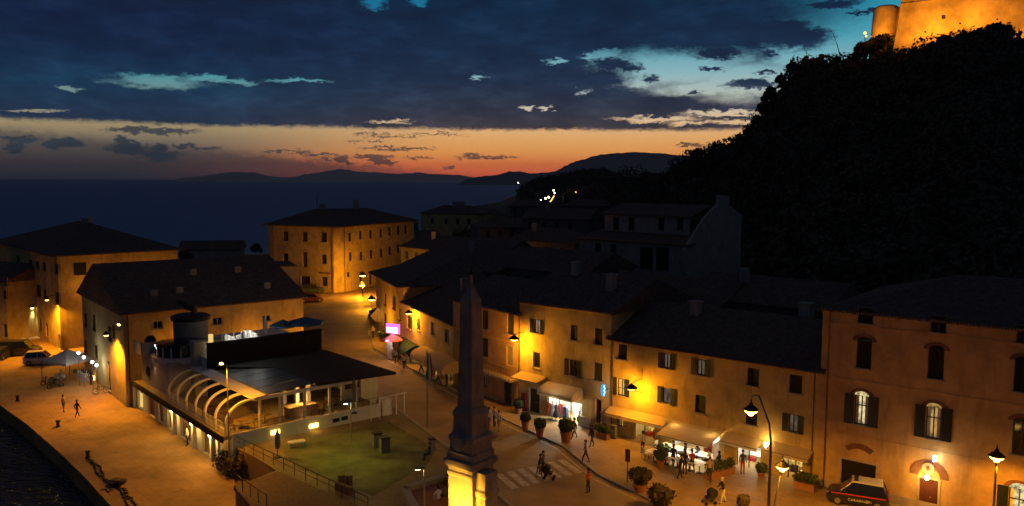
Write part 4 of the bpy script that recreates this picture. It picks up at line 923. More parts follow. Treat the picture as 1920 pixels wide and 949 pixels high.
# upper terrace furniture: lit white fabric drapes, parasols
FP_ = Facade(RL(2.6, 13.0), RL(14, 13.0), 4.7, 9)
u0, u1, za, zb = FP_.rect(450, 622, 70, 30); dr = thing('drape', 'white crumpled fabric drape glowing on the restaurant upper terrace behind the dark parapet', 'drape', FP_.pt(u0, 4.7))
b = MB(); K = 26; rr = random.Random(2); vs = []
for j in range(6):
    for i in range(K):
        f = i/(K-1); vs.append(FP_.pt(u0+(u1-u0)*f, 4.72+2.0*j/5*(1-.25*math.sin(math.pi*f*1.5)**2), .25*math.sin(i*1.7)+rr.uniform(-.12, .12)))
b.mesh(vs, [(j*K+i, j*K+i+1, (j+1)*K+i+1, (j+1)*K+i) for j in range(5) for i in range(K-1)]); b.build('fabric', M['cwhite'], dr, True)
b = MB()
for f in (0, .33, .66, 1): b.tube([FP_.pt(u0+(u1-u0)*f, 4.7, -.1), FP_.pt(u0+(u1-u0)*f, 6.9, -.1)], .03)
b.build('frame', M['pole'], dr)
lamp(FP_.pt(u0+.8, 6.6, 1.0), 60, (1,.97,.85), .15); lamp(FP_.pt(u1-.8, 6.6, 1.0), 60, (1,.97,.85), .15)
u_, z_ = FP_.uz(395, 628); b = MB(); b.cbox(FP_.pt(u_, 4.7, 0), .35, .3, 2.0, .7); tag(b.build('lit_column', EM['cream']), 'narrow glowing column left of the white drape on the upper terrace', 'column lamp')
def parasol(name, label, loc, r, h, open_=True, m='blue', k=8):
    t = thing(name, label, 'parasol', loc); L = Vector(loc)
    b = MB(); b.tube([L, L+Z*(h+.05)], .03); b.build('pole', M['pole'], t); b = MB(); b.lathe(L, [(.28, 0), (.28, .08)], k=12); b.build('base', M['iron'], t)
    b = MB()
    if open_:
        top = L+Z*h; ring = []
        for i in range(k): g = 2*math.pi*i/k+.4; ring.append(L+Vector((r*math.cos(g), r*math.sin(g), h-.55)))
        for i in range(k):
            p, q = ring[i], ring[(i+1) % k]; b.face([top, p, q]); b.face([top-Z*.03, q-Z*.03, p-Z*.03]); b.face([p, p-Z*.2, q-Z*.2, q])
        b.build('canopy', M[m], t)
    else:
        b.lathe(L, [(.16, h*.35), (.22, h*.5), (.2, h*.8), (.03, h+.15)], k=10); b.build('folded_canopy', M[m], t)
    return t
g = RL(13.0, 13.2); parasol('parasol', 'blue open parasol at the right end of the restaurant upper terrace', (g.x, g.y, 4.7), 1.9, 2.6)
g = RL(10.8, 13.6); parasol('parasol', 'blue open parasol second from the right on the restaurant upper terrace', (g.x, g.y, 4.7), 1.3, 2.5)
g = AT(497, 600, 79.5); parasol('parasol', 'cream folded parasol right of the white drape on the upper terrace', (g.x, g.y, 4.7), 1, 2.7, False, 'canvas')
g = G(664, 775, 1.0); parasol('parasol', 'tall dark folded parasol at the right end of the lower terrace', (g.x, g.y, 1.0), 1, 3.0, False, 'cgrey')
def table(label, loc, cat='table', cloth=None, w_=.8, rz=.7, chairs=2, group=None, name='table'):
    t = thing(name, label, cat, loc, group); L = Vector(loc)
    b = MB(); b.cbox(L+Z*.72, w_, w_, .04, rz); b.build('table_top', cloth or M['wood'], t)
    b = MB(); b.tube([L, L+Z*.72], .04); b.lathe(L, [(.25, 0), (.22, .04)], k=10); b.build('pedestal', M['iron'], t)
    return t
def chair(label, loc, rz, m='wood', group=None):
    t = thing('chair', label, 'chair', loc, group); L = Vector(loc)
    b = MB(); b.cbox(L+Z*.43, .42, .42, .04, rz); b.build('seat', M[m], t)
    u = Vector((math.cos(rz), math.sin(rz), 0)); v = Vector((-u.y, u.x, 0))
    b = MB(); b.box(L+v*.19-u*.21+Z*.5, u*.42, v*.03, Z*.4); b.build('backrest', M[m], t)
    for sx in (-1, 1):
        for sy in (-1, 1):
            b = MB(); b.tube([L+u*.18*sx+v*.18*sy, L+u*.18*sx+v*.18*sy+Z*.44], .015, k=5); b.build('leg', M['iron'], t)
    return t
od = ['first', 'second', 'third', 'fourth', 'fifth', 'sixth', 'seventh', 'eighth']
t0 = c0 = None
for i, (s_, t_) in enumerate(((1.2, 1.2), (3.3, 1.4), (8.8, 1.6), (10.4, 2.4), (1.0, 3.8), (1.0, 6.4), (4.2, 4.6), (9, 5))):
    lb = [ 'nearest the curved white rib at the terrace corner', 'left of the dark counter', 'just right of the dark counter', 'by the kiosk wall at the right end', 'under the second arch from the corner', 'under the third arch from the corner', 'behind the front row left', 'behind the front row right'][i]
    if i == 0:
        t0 = table('small wooden terrace table '+lb, RL(s_, t_, 1.0), group='tables on the lower restaurant terrace'); c0 = chair('wooden terrace chair '+lb, RL(s_-.75, t_, 1.0), .7, group='chairs on the lower restaurant terrace')
    else:
        dup(t0, RL(s_, t_, 1.0), 0, 'small wooden terrace table '+lb); dup(c0, RL(s_-.75, t_, 1.0), 1.5, 'wooden terrace chair '+lb)
u_, u2 = None, None
b = MB(); b.box(RL(5.2, .9, 1.0), e1*2.5, e2*.9, Z*.95); db = b.build('counter', M['wood'], None); tag(db, 'dark brown serving counter with a lit yellow top on the lower restaurant terrace', 'counter')
b = MB(); b.box(RL(5.15, .85, 1.95), e1*2.6, e2*1.0, Z*.05); o = b.build('counter_top', M['awn'], None); o.parent = db
lamp(RL(6.4, 1.4, 2.6), 22, WARM, .1); lamp(RL(6.4, .45, 1.3), 10, WARM, .05)
# low platform in front + rail
b = MB(); pl = [G(438,912,.04), G(521,884,.04), G(700,960,.04), G(620,1010,.04), G(500,985,.04)]
b.prism([(p.x, p.y) for p in pl], -.2, .06); tag(b.build('wooden_platform', M['wood']), 'flat reddish brown wooden deck platform at the bottom edge beside the quay drop', 'platform')
b = MB(); p, q = G(441, 838, 0), G(690, 958, 0); t = (q-p).normalized()
b.tube([p+Z*.9, q+Z*.9], .03, k=6); b.tube([p+Z*.5, q+Z*.5], .02, k=6)
for k in range(13): r_ = p+(q-p)*k/12; b.tube([r_, r_+Z*.9], .025, k=6)
tag(b.build('guard_rail', M['iron']), 'thin dark guard rail along the quay side edge of the green lit square', 'railing')
b = MB(); p, q = G(441, 914, 0), G(500, 955, 0)
b.tube([p+Z*.95, q+Z*.95], .035, k=6)
for k in range(5): r_ = p+(q-p)*k/4; b.tube([r_, r_+Z*.95], .025, k=6)
tag(b.build('guard_rail', M['iron']), 'short dark rail over the drop to the quay near the bottom left of the square', 'railing')
# ================================================================== OBELISK
ob = thing('obelisk', 'tall dark stone obelisk on a floodlit yellow pedestal in the foreground', 'obelisk', (-2.3, 45.5, 0))
oc = AT(883, 510, 45.5); oc = Vector((oc.x, 45.5, 0)); g_ = R(-38)
def sq4(mb, c, prof, rz):
    vs = []; fs = []
    for r, z in prof:
        for k in range(4): a = rz+math.pi/4+math.pi/2*k; vs.append(c+Vector((math.cos(a)*r*1.4142/2, math.sin(a)*r*1.4142/2, z)))
    for i in range(len(prof)-1):
        for k in range(4): fs.append((i*4+k, i*4+(k+1) % 4, (i+1)*4+(k+1) % 4, (i+1)*4+k))
    fs += [(3,2,1,0), tuple(range(4*len(prof)-4, 4*len(prof)))]; mb.mesh(vs, fs)
OB = g_
zp = AT(868, 868, 44.5).z
b = MB(); sq4(b, oc, [(2.5, -.0), (2.5, .5), (2.3, .55), (2.0, .8), (1.85, .95), (1.85, zp-1.0), (1.95, zp-.9), (1.95, zp-.75), (1.85, zp-.65), (1.85, zp-.5), (2.15, zp-.36), (2.15, zp-.2)], OB); b.build('pedestal', M['stone'], ob)
uu = Vector((math.cos(OB), math.sin(OB), 0)); vv = Vector((-math.sin(OB), math.cos(OB), 0))
b = MB(); cb_ = oc+uu*1.05-vv*.05; sq4(b, cb_, [(1.3, 0), (1.3, .5), (1.15, .6), (1.1, zp-2.0), (1.25, zp-1.85), (1.25, zp-1.65), (1.1, zp-1.5), (1.1, zp-.55)], OB); b.build('buttress', M['stone'], ob)
zs = zp
b = MB(); sq4(b, oc, [(2.25, zs-.2), (2.25, zs+.0), (1.95, zs+.08), (1.95, zs+.45), (1.75, zs+.55), (1.7, zs+1.1), (1.85, zs+1.2), (1.85, zs+1.38), (1.5, zs+1.55), (1.4, zs+2.5), (1.5, zs+2.6), (1.5, zs+2.72), (1.2, zs+3.05)], OB); b.build('plinth', M['darkstone'], ob)
ztip = AT(883, 510, 45.5).z; z_sh = AT(883, 562, 45.5).z
b = MB(); sq4(b, oc, [(1.1, zs+3.0), (1.04, zs+4.2), (.96, zs+6.2), (.86, z_sh), (.42, z_sh+.5), (.2, z_sh+.85), (.1, ztip-.15)], OB); b.build('shaft', M['darkstone'], ob)
b = MB(); b.lathe(oc, [(.05, ztip-.2), (.14, ztip-.05), (.05, ztip+.1), (.02, ztip+.35)], k=8); b.build('finial', M['iron'], ob)
b = MB(); b.lathe(oc+uu*.0-vv*1.06+Z*(zs+1.15), [(.45, 0), (.5, .12), (.3, .2)], k=14, axis=-vv); b.build('relief', M['darkstone'], ob)
# fountain basin next to it
fb_ = thing('fountain_basin', 'low stone walled basin left of the floodlit obelisk pedestal', 'basin', (-5, 47, 0))
fc = [G(757, 925, 0), G(845, 908, 0), G(870, 1000, 0), G(800, 1010, 0)]; fc = [G(758,930,0), G(840,905,0), G(905,985,0), G(800,1010,0)]
b = MB()
for i in range(4):
    a, c = fc[i], fc[(i+1) % 4]; t = (c-a).normalized(); nn = Vector((-t.y, t.x, 0)); b.box(a-nn*.2, c-a, nn*.4, Z*.55); b.box(a-nn*.26+Z*.55-t*.1, c-a+t*.2, nn*.52, Z*.08+nn*0)
b.build('basin_wall', M['stone'], fb_)
b = MB(); b.face([p+Z*.3 for p in fc]); b.build('planting', M['terra'], fb_)
# floodlights on the pedestal
fl_ = []
def flood(label, p, aim, w_, col=SOD, spot=75):
    L = Vector(p); t = thing('floodlight', label, 'floodlight', p); d = (Vector(aim)-L).normalized()
    b = MB(); b.lathe(L, [(.16, -.12), (.2, .1), (.19, .14)], k=10, axis=d); b.build('housing', M['iron'], t); b = MB(); b.lathe(L, [(.17, .142), (.16, .15)], k=10, axis=d); b.build('lens', EM['sod'], t)
    b = MB(); b.tube([L-Z*.25, L-Z*.05], .04); b.build('bracket', M['iron'], t); lamp(L+d*.35, w_, col, .12, spot, d)
# ================================================================== STREET LAMPS
def luminaire(root, p, em='sod', s=1.0):
    b = MB(); b.lathe(p, [(.03, .62), (.05, .42), (.13, .34), (.11, .26), (.2, .22), (.38, .06), (.44, -.0), (.4, -.03), (.15, -.03)], k=16); c = b.build('lamp_cap', M['iron'], root, False)
    b = MB(); b.lathe(p, [(.33, -.035), (.36, -.09), (.3, -.17), (.14, -.19)], k=16); b.build('lamp_ring', EM[em], c)
    b = MB(); b.lathe(p, [(.12, -.19), (.17, -.25), (.13, -.34), (.02, -.36)], k=12); b.build('lamp_glass', EM[em], c)
sl = thing('street_lamp', 'tall twin armed street lamp with two bell shaped lanterns in front of the shop awnings', 'street lamp', G(1438, 1041, .1))
pb = G(1438, 1041, .1); p1 = AT(1408, 768, 45); p2 = AT(1467, 873, 45)
b = MB(); top = Vector((pb.x, pb.y, 7.2)); b.tube([pb, pb+Z*.9, Vector((pb.x, pb.y, 5.8)), Vector((pb.x-.02, pb.y, 6.8)), top+Vector((-.12, 0, .45)), Vector((p1.x+.45, p1.y, p1.z+.8)), Vector((p1.x+.15, p1.y, p1.z+.85)), p1+Z*.7], [.13, .1, .075, .06, .05, .045, .04, .035], k=8); b.build('pole', M['pole'], sl, True)
b = MB(); b.tube([pb+Z*.8+Vector((.05, 0, 0)), pb+Z*2.6+Vector((.28, 0, 0)), Vector((p2.x-.12, p2.y, p2.z-.5)), Vector((p2.x-.03, p2.y, p2.z+.3)), p2+Z*.6], [.06, .055, .045, .04, .035], k=8); b.build('arm', M['pole'], sl, True)
luminaire(sl, p1); luminaire(sl, p2)
lamp(p1-Z*.6, 3400, SOD, .15, 158, (0,0,-1), .4); lamp(p2-Z*.6, 800, SOD, .15, 158, (0,0,-1), .4)
p3 = AT(1869, 855, 44); s3 = thing('street_lamp', 'straight street lamp with bell shaped lantern at the right edge before the palazzo', 'street lamp', (p3.x, p3.y, .1))
b = MB(); b.tube([Vector((p3.x, p3.y, .1)), Vector((p3.x, p3.y, .9)), p3-Z*.4], [.12, .08, .06]); b.build('pole', M['pole'], s3, True); luminaire(s3, p3); lamp(p3-Z*.6+Vector((0, -.3, 0)), 1600, SOD, .15, 165, (0,0,-1), .4)
def slim(label, px, pt_y, pb_y, z0, em='cool', w_=100, col=COOL, m='frameW', D=None, arm=True, spot=None):
    g = G(px, pb_y, z0); zt = AT(px-.0, pt_y, g.y).z; t = thing('lamp_post', label, 'lamp post', g)
    b = MB(); b.tube([g, g+Z*.3, Vector((g.x, g.y, zt))], [.09, .055, .05]); b.build('pole', M[m], t, True)
    b = MB(); b.box(Vector((g.x-.55, g.y-.1, zt)), (.62, 0, .04), (0, .2, 0), (0, 0, .1)); b.build('lamp_head', M['pole'], t)
    b = MB(); b.box(Vector((g.x-.52, g.y-.08, zt-.03)), (.3, 0, .02), (0, .16, 0), (0, 0, .025)); b.build('bulb_panel', EM[em], t)
    lamp(Vector((g.x-.4, g.y, zt-.15)), w_, col, .08, spot, (0, 0, -1) if spot else None); return g, zt
g, zt = slim('slim white lamp post standing on the green lit square', 659, 757, 858, 0, w_=270, col=(.74, .86, .07), spot=165)
lamp(Vector((g.x+.1, g.y-.35, zt-.1)), 6, (.8,1,.9), .05)
g, zt = slim('slim pale lamp post left of the obelisk pedestal', 796, 880, 1010, 0, em='warm', w_=70, col=WARM)
g = G(431, 893, QZ); zt = AT(426, 684, g.y).z; t = thing('lamp_post', 'tall slim post rising past the restaurant arches with an orange lit tip', 'lamp post', g)
b = MB(); b.tube([g, Vector((g.x, g.y-.9, QZ)), ][:1]+[g+Z*4, Vector((g.x-.0, g.y, zt)), Vector((g.x-.3, g.y, zt+.12))], [.08, .06, .05, .05]); b.build('pole', M['pole'], t, True)
b = MB(); b.lathe(Vector((g.x-.42, g.y, zt+.02)), [(.16, 0), (.14, .12), (.05, .16)], k=10); b.build('lamp_head', EM['sod'], t); lamp(Vector((g.x-.5, g.y-.35, zt-.25)), 2400, SOD, .15, 160, (0,0,-1), .3)
def walllamp(label, F, x, y, em='sod', w_=120, col=SOD, out=.9, big=False, spot=None, par=None, cone=150):
    u_, z_ = F.uz(x, y, out); p = F.pt(u_, z_, out); t = thing('wall_lamp', label, 'wall lamp', F.pt(u_, z_, 0))
    b = MB(); b.tube([F.pt(u_, z_+.45, 0.0), F.pt(u_, z_+.5, out*.6), F.pt(u_, z_+.35, out)], .025); b.build('bracket', M['iron'], t)
    s_ = 1.0 if big else .7
    b = MB(); b.lathe(p, [(.04, .4), (.12, .32), (.45*s_, .08), (.48*s_, .0), (.2, .01)], k=14); b.build('lamp_cap', M['iron'], t)
    b = MB(); b.lathe(p, [(.3*s_, -.005), (.34*s_, -.06), (.2*s_, -.14), (.02, -.17)], k=12); b.build('lamp_glass', EM[em], t)
    lamp(p-Z*.5, w_, col, .28, spot, (0, 0, -1) if spot else None); return t
walllamp('bracket street lamp glowing on the balcony house corner beside the yellow house', FY, 964, 636, w_=850, big=True, out=1.4)
walllamp('bell shaped bracket lamp on the orange shop house beside its lit upper window', FO, 1184, 728, w_=800, big=True, out=1.5)
walllamp('flat bracket lamp high on the street house beyond the obelisk', FS, 766, 587, w_=1200, big=True)
walllamp('wall lamp casting a bright cone on the gabled house end wall', FG.side, 199, 628, w_=4500, out=1.1, spot=150)
walllamp('wall lamp casting a bright cone on the harbour house', FL, 88, 562, w_=5500, out=1.5, spot=150)
walllamp('small wall lamp above the pale arched doorway of the harbour house', FL, 60, 577, em='warm', w_=900, col=(1,.9,.5), out=.5, spot=60)
# sconce on shop house
u_, z_ = FO.uz(1440, 833); t = thing('wall_lamp', 'bright upward sconce between the two right hand awnings of the shop house', 'wall lamp', FO.pt(u_, z_))
b = MB(); b.lathe(FO.pt(u_, z_-.15, .3), [(.12, 0), (.2, .3)], k=10); b.build('shade', EM['warm'], t); b = MB(); b.tube([FO.pt(u_, z_, 0), FO.pt(u_, z_, .25)], .03); b.build('bracket', M['iron'], t)
lamp(FO.pt(u_, z_+.35, .55), 50, WARM, .08)
# palazzo door globe + emergency light
u_, z_ = FP.uz(1741, 878); t = thing('round_crest_sign', 'round pale crest sign over the red palazzo door', 'sign', FP.pt(u_, z_, .05))
b = MB(); b.lathe(FP.pt(u_, z_, .06), [(.36, 0), (.36, .05)], k=20, axis=FP.n); b.build('disc', M['frameW'], t)
b = MB(); b.lathe(FP.pt(u_, z_, .06), [(.3, .05), (.3, .06)], k=20, axis=FP.n); b.build('emblem_ring', M['cornice'], t)
b = MB(); b.ball(FP.pt(u_, z_+.02, .13), .14, .05, .16); b.build('emblem', M['brick'], t)
u_, z_ = FP.uz(1740, 893); t = thing('globe_lamp', 'glowing yellow globe lamp directly above the red palazzo door', 'wall lamp', FP.pt(u_, z_)); b = MB(); b.ball(FP.pt(u_, z_, .3), .17); b.build('globe', EM['warm'], t); b = MB(); b.tube([FP.pt(u_, z_, 0), FP.pt(u_, z_, .2)], .03); b.build('bracket', M['iron'], t); lamp(FP.pt(u_, z_, .62), 170, (1,.5,.08), .15)
u_, z_ = FP.uz(1755, 858); t = thing('floodlight_fixture', 'small tilted white light fixture on the string course over the palazzo door', 'wall lamp', FP.pt(u_, z_)); b = MB(); b.box(FP.pt(u_-.1, z_-.18, .3), FP.u*.2+Z*.06, FP.n*.1, Z*.36); b.build('lens', EM['white'], t); b = MB(); b.tube([FP.pt(u_, z_+.1, 0), FP.pt(u_, z_+.1, .32)], .03); b.build('bracket', M['iron'], t); lamp(FP.pt(u_+.1, z_, .6), 26, WHITE, .1)
# hanging lanterns in the far street
for x, y, lb in ((680, 517, 'upper hanging lantern before the far three storey building'), (679, 535, 'middle hanging lantern at the far street corner'), (697, 562, 'lower hanging lantern over the far end of the pavement')):
    D = 143 if y < 540 else 128; p = AT(x, y, D); t = thing('hanging_lantern', lb, 'lantern', p); b = MB(); b.lathe(p, [(.05, .7), (.6, .25), (.65, .1), (.3, .1)], k=10); b.build('cap', M['iron'], t)
    b = MB(); b.lathe(p, [(.5, .09), (.45, -.12), (.05, -.2)], k=10); b.build('lamp_glass', EM['sod'], t); b = MB(); b.tube([(p.x, p.y, .0), (p.x, p.y, p.z+.8)], .05); b.build('pole', M['iron'], t)
    lamp(p-Z*.4, 4200 if y < 540 else 2400, SOD, .15)
# off-frame street lamps that light the quay and the square ; some are added unseen fill
offs = []
def offlamp(label, x, y, z, w_):
    t = thing('street_lamp', label, 'street lamp', (x, y, z)); b = MB(); b.tube([(x, y, z), (x, y, z+9)], .09); b.build('pole', M['pole'], t, True)
    luminaire(t, Vector((x, y, z+9.3))); lamp((x, y, z+8.6), w_, SOD, .2, 160, (0,0,-1), .3)
offlamp('street lamp on the quay below the bottom edge of the photo', -12.5, 30, QZ, 4200)
offlamp('added unseen glint lamp at the quay bend just outside the left edge of the photo', -66, 100, QZ, 4500)  # added outside the view to put glints on the harbour water
offlamp('street lamp by the van at the left edge', -92, 112, QZ, 3500)
offlamp('street lamp on the road below the bottom edge', 5, 25, 0, 4500)

offlamp('added unseen fill lamp in front of the palazzo beyond the right photo edge', 25.5, 36, .1, 2800)  # added fill that brightens the palazzo wall
offlamp('added unseen fill lamp by the road below the lower right corner', 15, 26, .1, 2600)  # second added fill, out of view, for the lower right
def fillglobe(label, F, u, z, w_, o=.5):  # added globes that brighten the walls behind terrace and roof
    t = thing('fill_globe', label, 'wall lamp', F.pt(u, z)); b = MB(); b.ball(F.pt(u, z, o), .14, k=8); b.build('globe', EM['sod'], t); b = MB(); b.tube([F.pt(u, z, 0), F.pt(u, z, o-.1)], .03); b.build('bracket', M['iron'], t); lamp(F.pt(u, z, o+.35), w_, SOD, .1)
fillglobe('added hidden fill globe low on the gabled house wall behind the restaurant tower', FG, 5, 3.2, 150, 1.0); fillglobe('added hidden fill globe low on the gabled house wall behind the upper terrace', FG, 13, 3.2, 170, 1.2); fillglobe('added fill globe low at the right end of the gabled house wall', FG, 20, 2.6, 260, 1.4)
fillglobe('added fill globe on the harbour house side wall hidden by the gabled roof, near one', FLS, 4, 6.2, 200, 2.0); fillglobe('added fill globe on the harbour house side wall hidden by the gabled roof, far one', FLS, 12, 6.2, 200, 2.0)
# ================================================================== AWNINGS (parts of their houses)
def awning(F, x0, x1, ytop, out=1.7, drop=1.0, m='awn', rounded=False, ends=False, ht=None, val=.28, name='awning', lab=None):
    xm = (x0+x1)/2; u0 = F.uz(x0, ytop)[0]; u1 = F.uz(x1, ytop)[0]; zt = ht or F.uz(xm, ytop)[1]
    b = MB(); K = 8 if rounded else 1; pr = []
    for i in range(K+1):
        f = i/K
        if rounded: pr.append((out*math.sin(f*math.pi/2), zt-drop*(1-math.cos(f*math.pi/2))))
        else: pr.append((out*f, zt-drop*f))
    pr.append((pr[-1][0]+.01, pr[-1][1]-val))
    for (o0, z0), (o1, z1) in zip(pr, pr[1:]):
        b.face([F.pt(u0, z1, o1+.02), F.pt(u1, z1, o1+.02), F.pt(u1, z0, o0+.02), F.pt(u0, z0, o0+.02)])
    if rounded or ends:
        for u in (u0, u1): b.face([F.pt(u, zt, .02)]+[F.pt(u, z, o+.02) for o, z in pr]+[F.pt(u, pr[-1][1], .02)])
    o = b.build(name, M[m], F.root)
    if lab: o['label'] = lab
    fr = MB(); fr.tube([F.pt(u0, pr[-2][1]-.02, pr[-2][0]), F.pt(u1, pr[-2][1]-.02, pr[-2][0])], .03)
    for u in (u0+.05, u1-.05): fr.tube([F.pt(u, pr[-2][1]-.3, .02), F.pt(u, pr[-2][1]-.03, pr[-2][0])], .02)
    fr.build('awning_frame', M['pole'], o); return o
awning(FO, 1145, 1256, 772, 1.0, .42, val=.25)
ua, za_ = FO.uz(1308, 795)
awning(FO, 1262, 1358, 799, 2.6, .5, val=.1, lab='large cafe awning lit from below')
awning(FO, 1362, 1432, 817, 1.1, .42, val=.2); awning(FO, 1446, 1527, 835, 1.1, .42, val=.22)
lamp(FO.pt(FO.uz(1275, 805)[0], 1.9, .7), 45, WARM, .1); lamp(FO.pt(FO.uz(1345, 820)[0], 1.85, .9), 50, WARM, .1)
for x in (1275, 1346):
    u = FO.uz(x, 812)[0]; b = MB(); b.ball(FO.pt(u, 2.08, .5), .1); b.build('under_awning_lamp', EM['warm'], FO.root)
for x in (1262, 1357):   # side screens of the cafe
    u = FO.uz(x, 830)[0]; b = MB(); 
    if x > 1300: b.box(FO.pt(u, .12, .05), FO.u*.06, FO.n*1.6, Z*1.75); b.build('side_screen', M['cwhite'], FO.root)
lamp(FO.pt(FO.uz(1330, 860)[0], 1.6, 2.5), 170, WHITE, .15, 150, (0,0,-1)); lamp(FO.pt(FO.uz(1290, 850)[0], 1.6, 2.5), 150, WHITE, .15, 150, (0,0,-1))
awning(FY, 978, 1027, 701, 1.5, .3, val=.1, lab='flat yellow awning'); awning(FY, 1028, 1093, 722, 1.5, .65, rounded=True, val=.25, lab='rounded white awning')
lamp(FY.pt(FY.uz(1060, 745)[0], 2.0, 1.3), 90, WHITE, .1)
awning(FS, 757, 786, 640, 1.6, .9, m='awngreen', rounded=True, val=.3, lab='dark green rounded awning'); awning(FS, 798, 824, 656, 1.8, .9, rounded=True, val=.3); awning(FS, 825, 860, 668, 1.8, .9, rounded=True, val=.3)
# oval blue neon sign
u_, z_ = FY.uz(1138, 728, .0); p = FY.pt(FY.L-.15, z_, .75); ns = thing('neon_sign', 'oval blue neon sign with white squiggle projecting between yellow and orange house', 'sign', p)
b = MB(); b.lathe(p-FY.u*.06, [(.3, 0), (.3, .12)], k=20, axis=FY.u); o = b.build('sign_disc', EM['neon'], ns); me = o.data
for v in me.vertices: v.co.z *= 1.75
b = MB(); pts = []
for i in range(30):
    f = i/29; pts.append(p+FY.u*.0-FY.u*.09+FY.n*(.09*math.sin(f*16)+.0)+Z*(.42-.84*f))
b.tube(pts, .022, k=5); b.build('script_stroke', EM['neonw'], ns)
b = MB(); b.tube([FY.pt(FY.L-.15, z_, 0), FY.pt(FY.L-.15, z_, .45)], .03); b.build('bracket', M['iron'], ns)
pts2 = []; b = MB(); b.tube([q+FY.u*.18 for q in pts], .022, k=5); b.build('script_stroke', EM['neonw'], ns); lamp(p-FY.u*.5, 4, (.1,.5,1), .1)
# pink sign and pink / yellow small things in the street
g = G(737, 672, .11)
pk = thing('kiosk', 'small street kiosk glowing pink and white on the pavement beyond the green awning', 'kiosk', g)
b = MB(); b.cbox(g, 1.0, .9, 2.0, .9); b.build('body', M['canvas'], pk)
b = MB(); b.lathe(g, [(1.2, 2.2), (1.0, 2.4), (.1, 2.9)], k=8); b.build('canopy', M['pinkc'], pk)
b = MB(); b.cbox(g+Z*3.1-Vector((.43,.9,0))*.13, 1.4, .1, .6, -.45); b.build('sign_panel', EM['signw'], pk); b = MB(); b.cbox(g+Z*2.95+Vector((0,.1,0)), 1.9, .1, 1.15, -.45); b.build('sign_halo', EM['pink'], pk)  # pink halo of the white sign put in as a glowing panel
lamp(g+Vector((-.6,-1,2.2)), 60, (1,.75,.7), .2); lamp(g+Vector((0,-1,3.9)), 25, (1,.3,.7), .2)
g = G(708, 625, .11); fg = thing('banner_flag', 'yellow diamond shaped banner on a pole left of the pink kiosk sign', 'banner', g); b = MB(); b.tube([g, g+Z*3.2], .03); b.build('pole', M['pole'], fg)
c = g+Z*2.6; b = MB(); b.mesh([c+Vector((-1.0,0,-.2)), c+Vector((.1,0,.95)), c+Vector((.95,0,.0)), c+Vector((.7,0,-1.1)), c+Vector((-.4,0,-.9))], [(0,1,2,3,4)]); b.build('cloth', M['awn'], fg); lamp(c+Vector((0,-1.2,.3)), 20, WARM, .1)
# flagpole with hanging flag
g = G(801, 800, .0); zt = AT(798, 655, g.y).z; t = thing('flagpole', 'thin flagpole with a limp green and red flag left of the obelisk', 'flagpole', g)
b = MB(); b.tube([g, (g.x, g.y, zt)], [.06, .03]); b.build('pole', M['pole'], t)
for k, (mm, o_) in enumerate((('green', -.12), ('cwhite', 0), ('cred', .12))):
    b = MB(); b.tube([(g.x+o_+.15, g.y-.02*k, zt-.3), (g.x+o_+.22, g.y, zt-1.2), (g.x+o_*1.8+.25, g.y, zt-2.2), (g.x+o_*1.5+.2, g.y, zt-2.7)], [.04, .09, .14, .03], k=6); b.build('flag_band', M[mm], t)
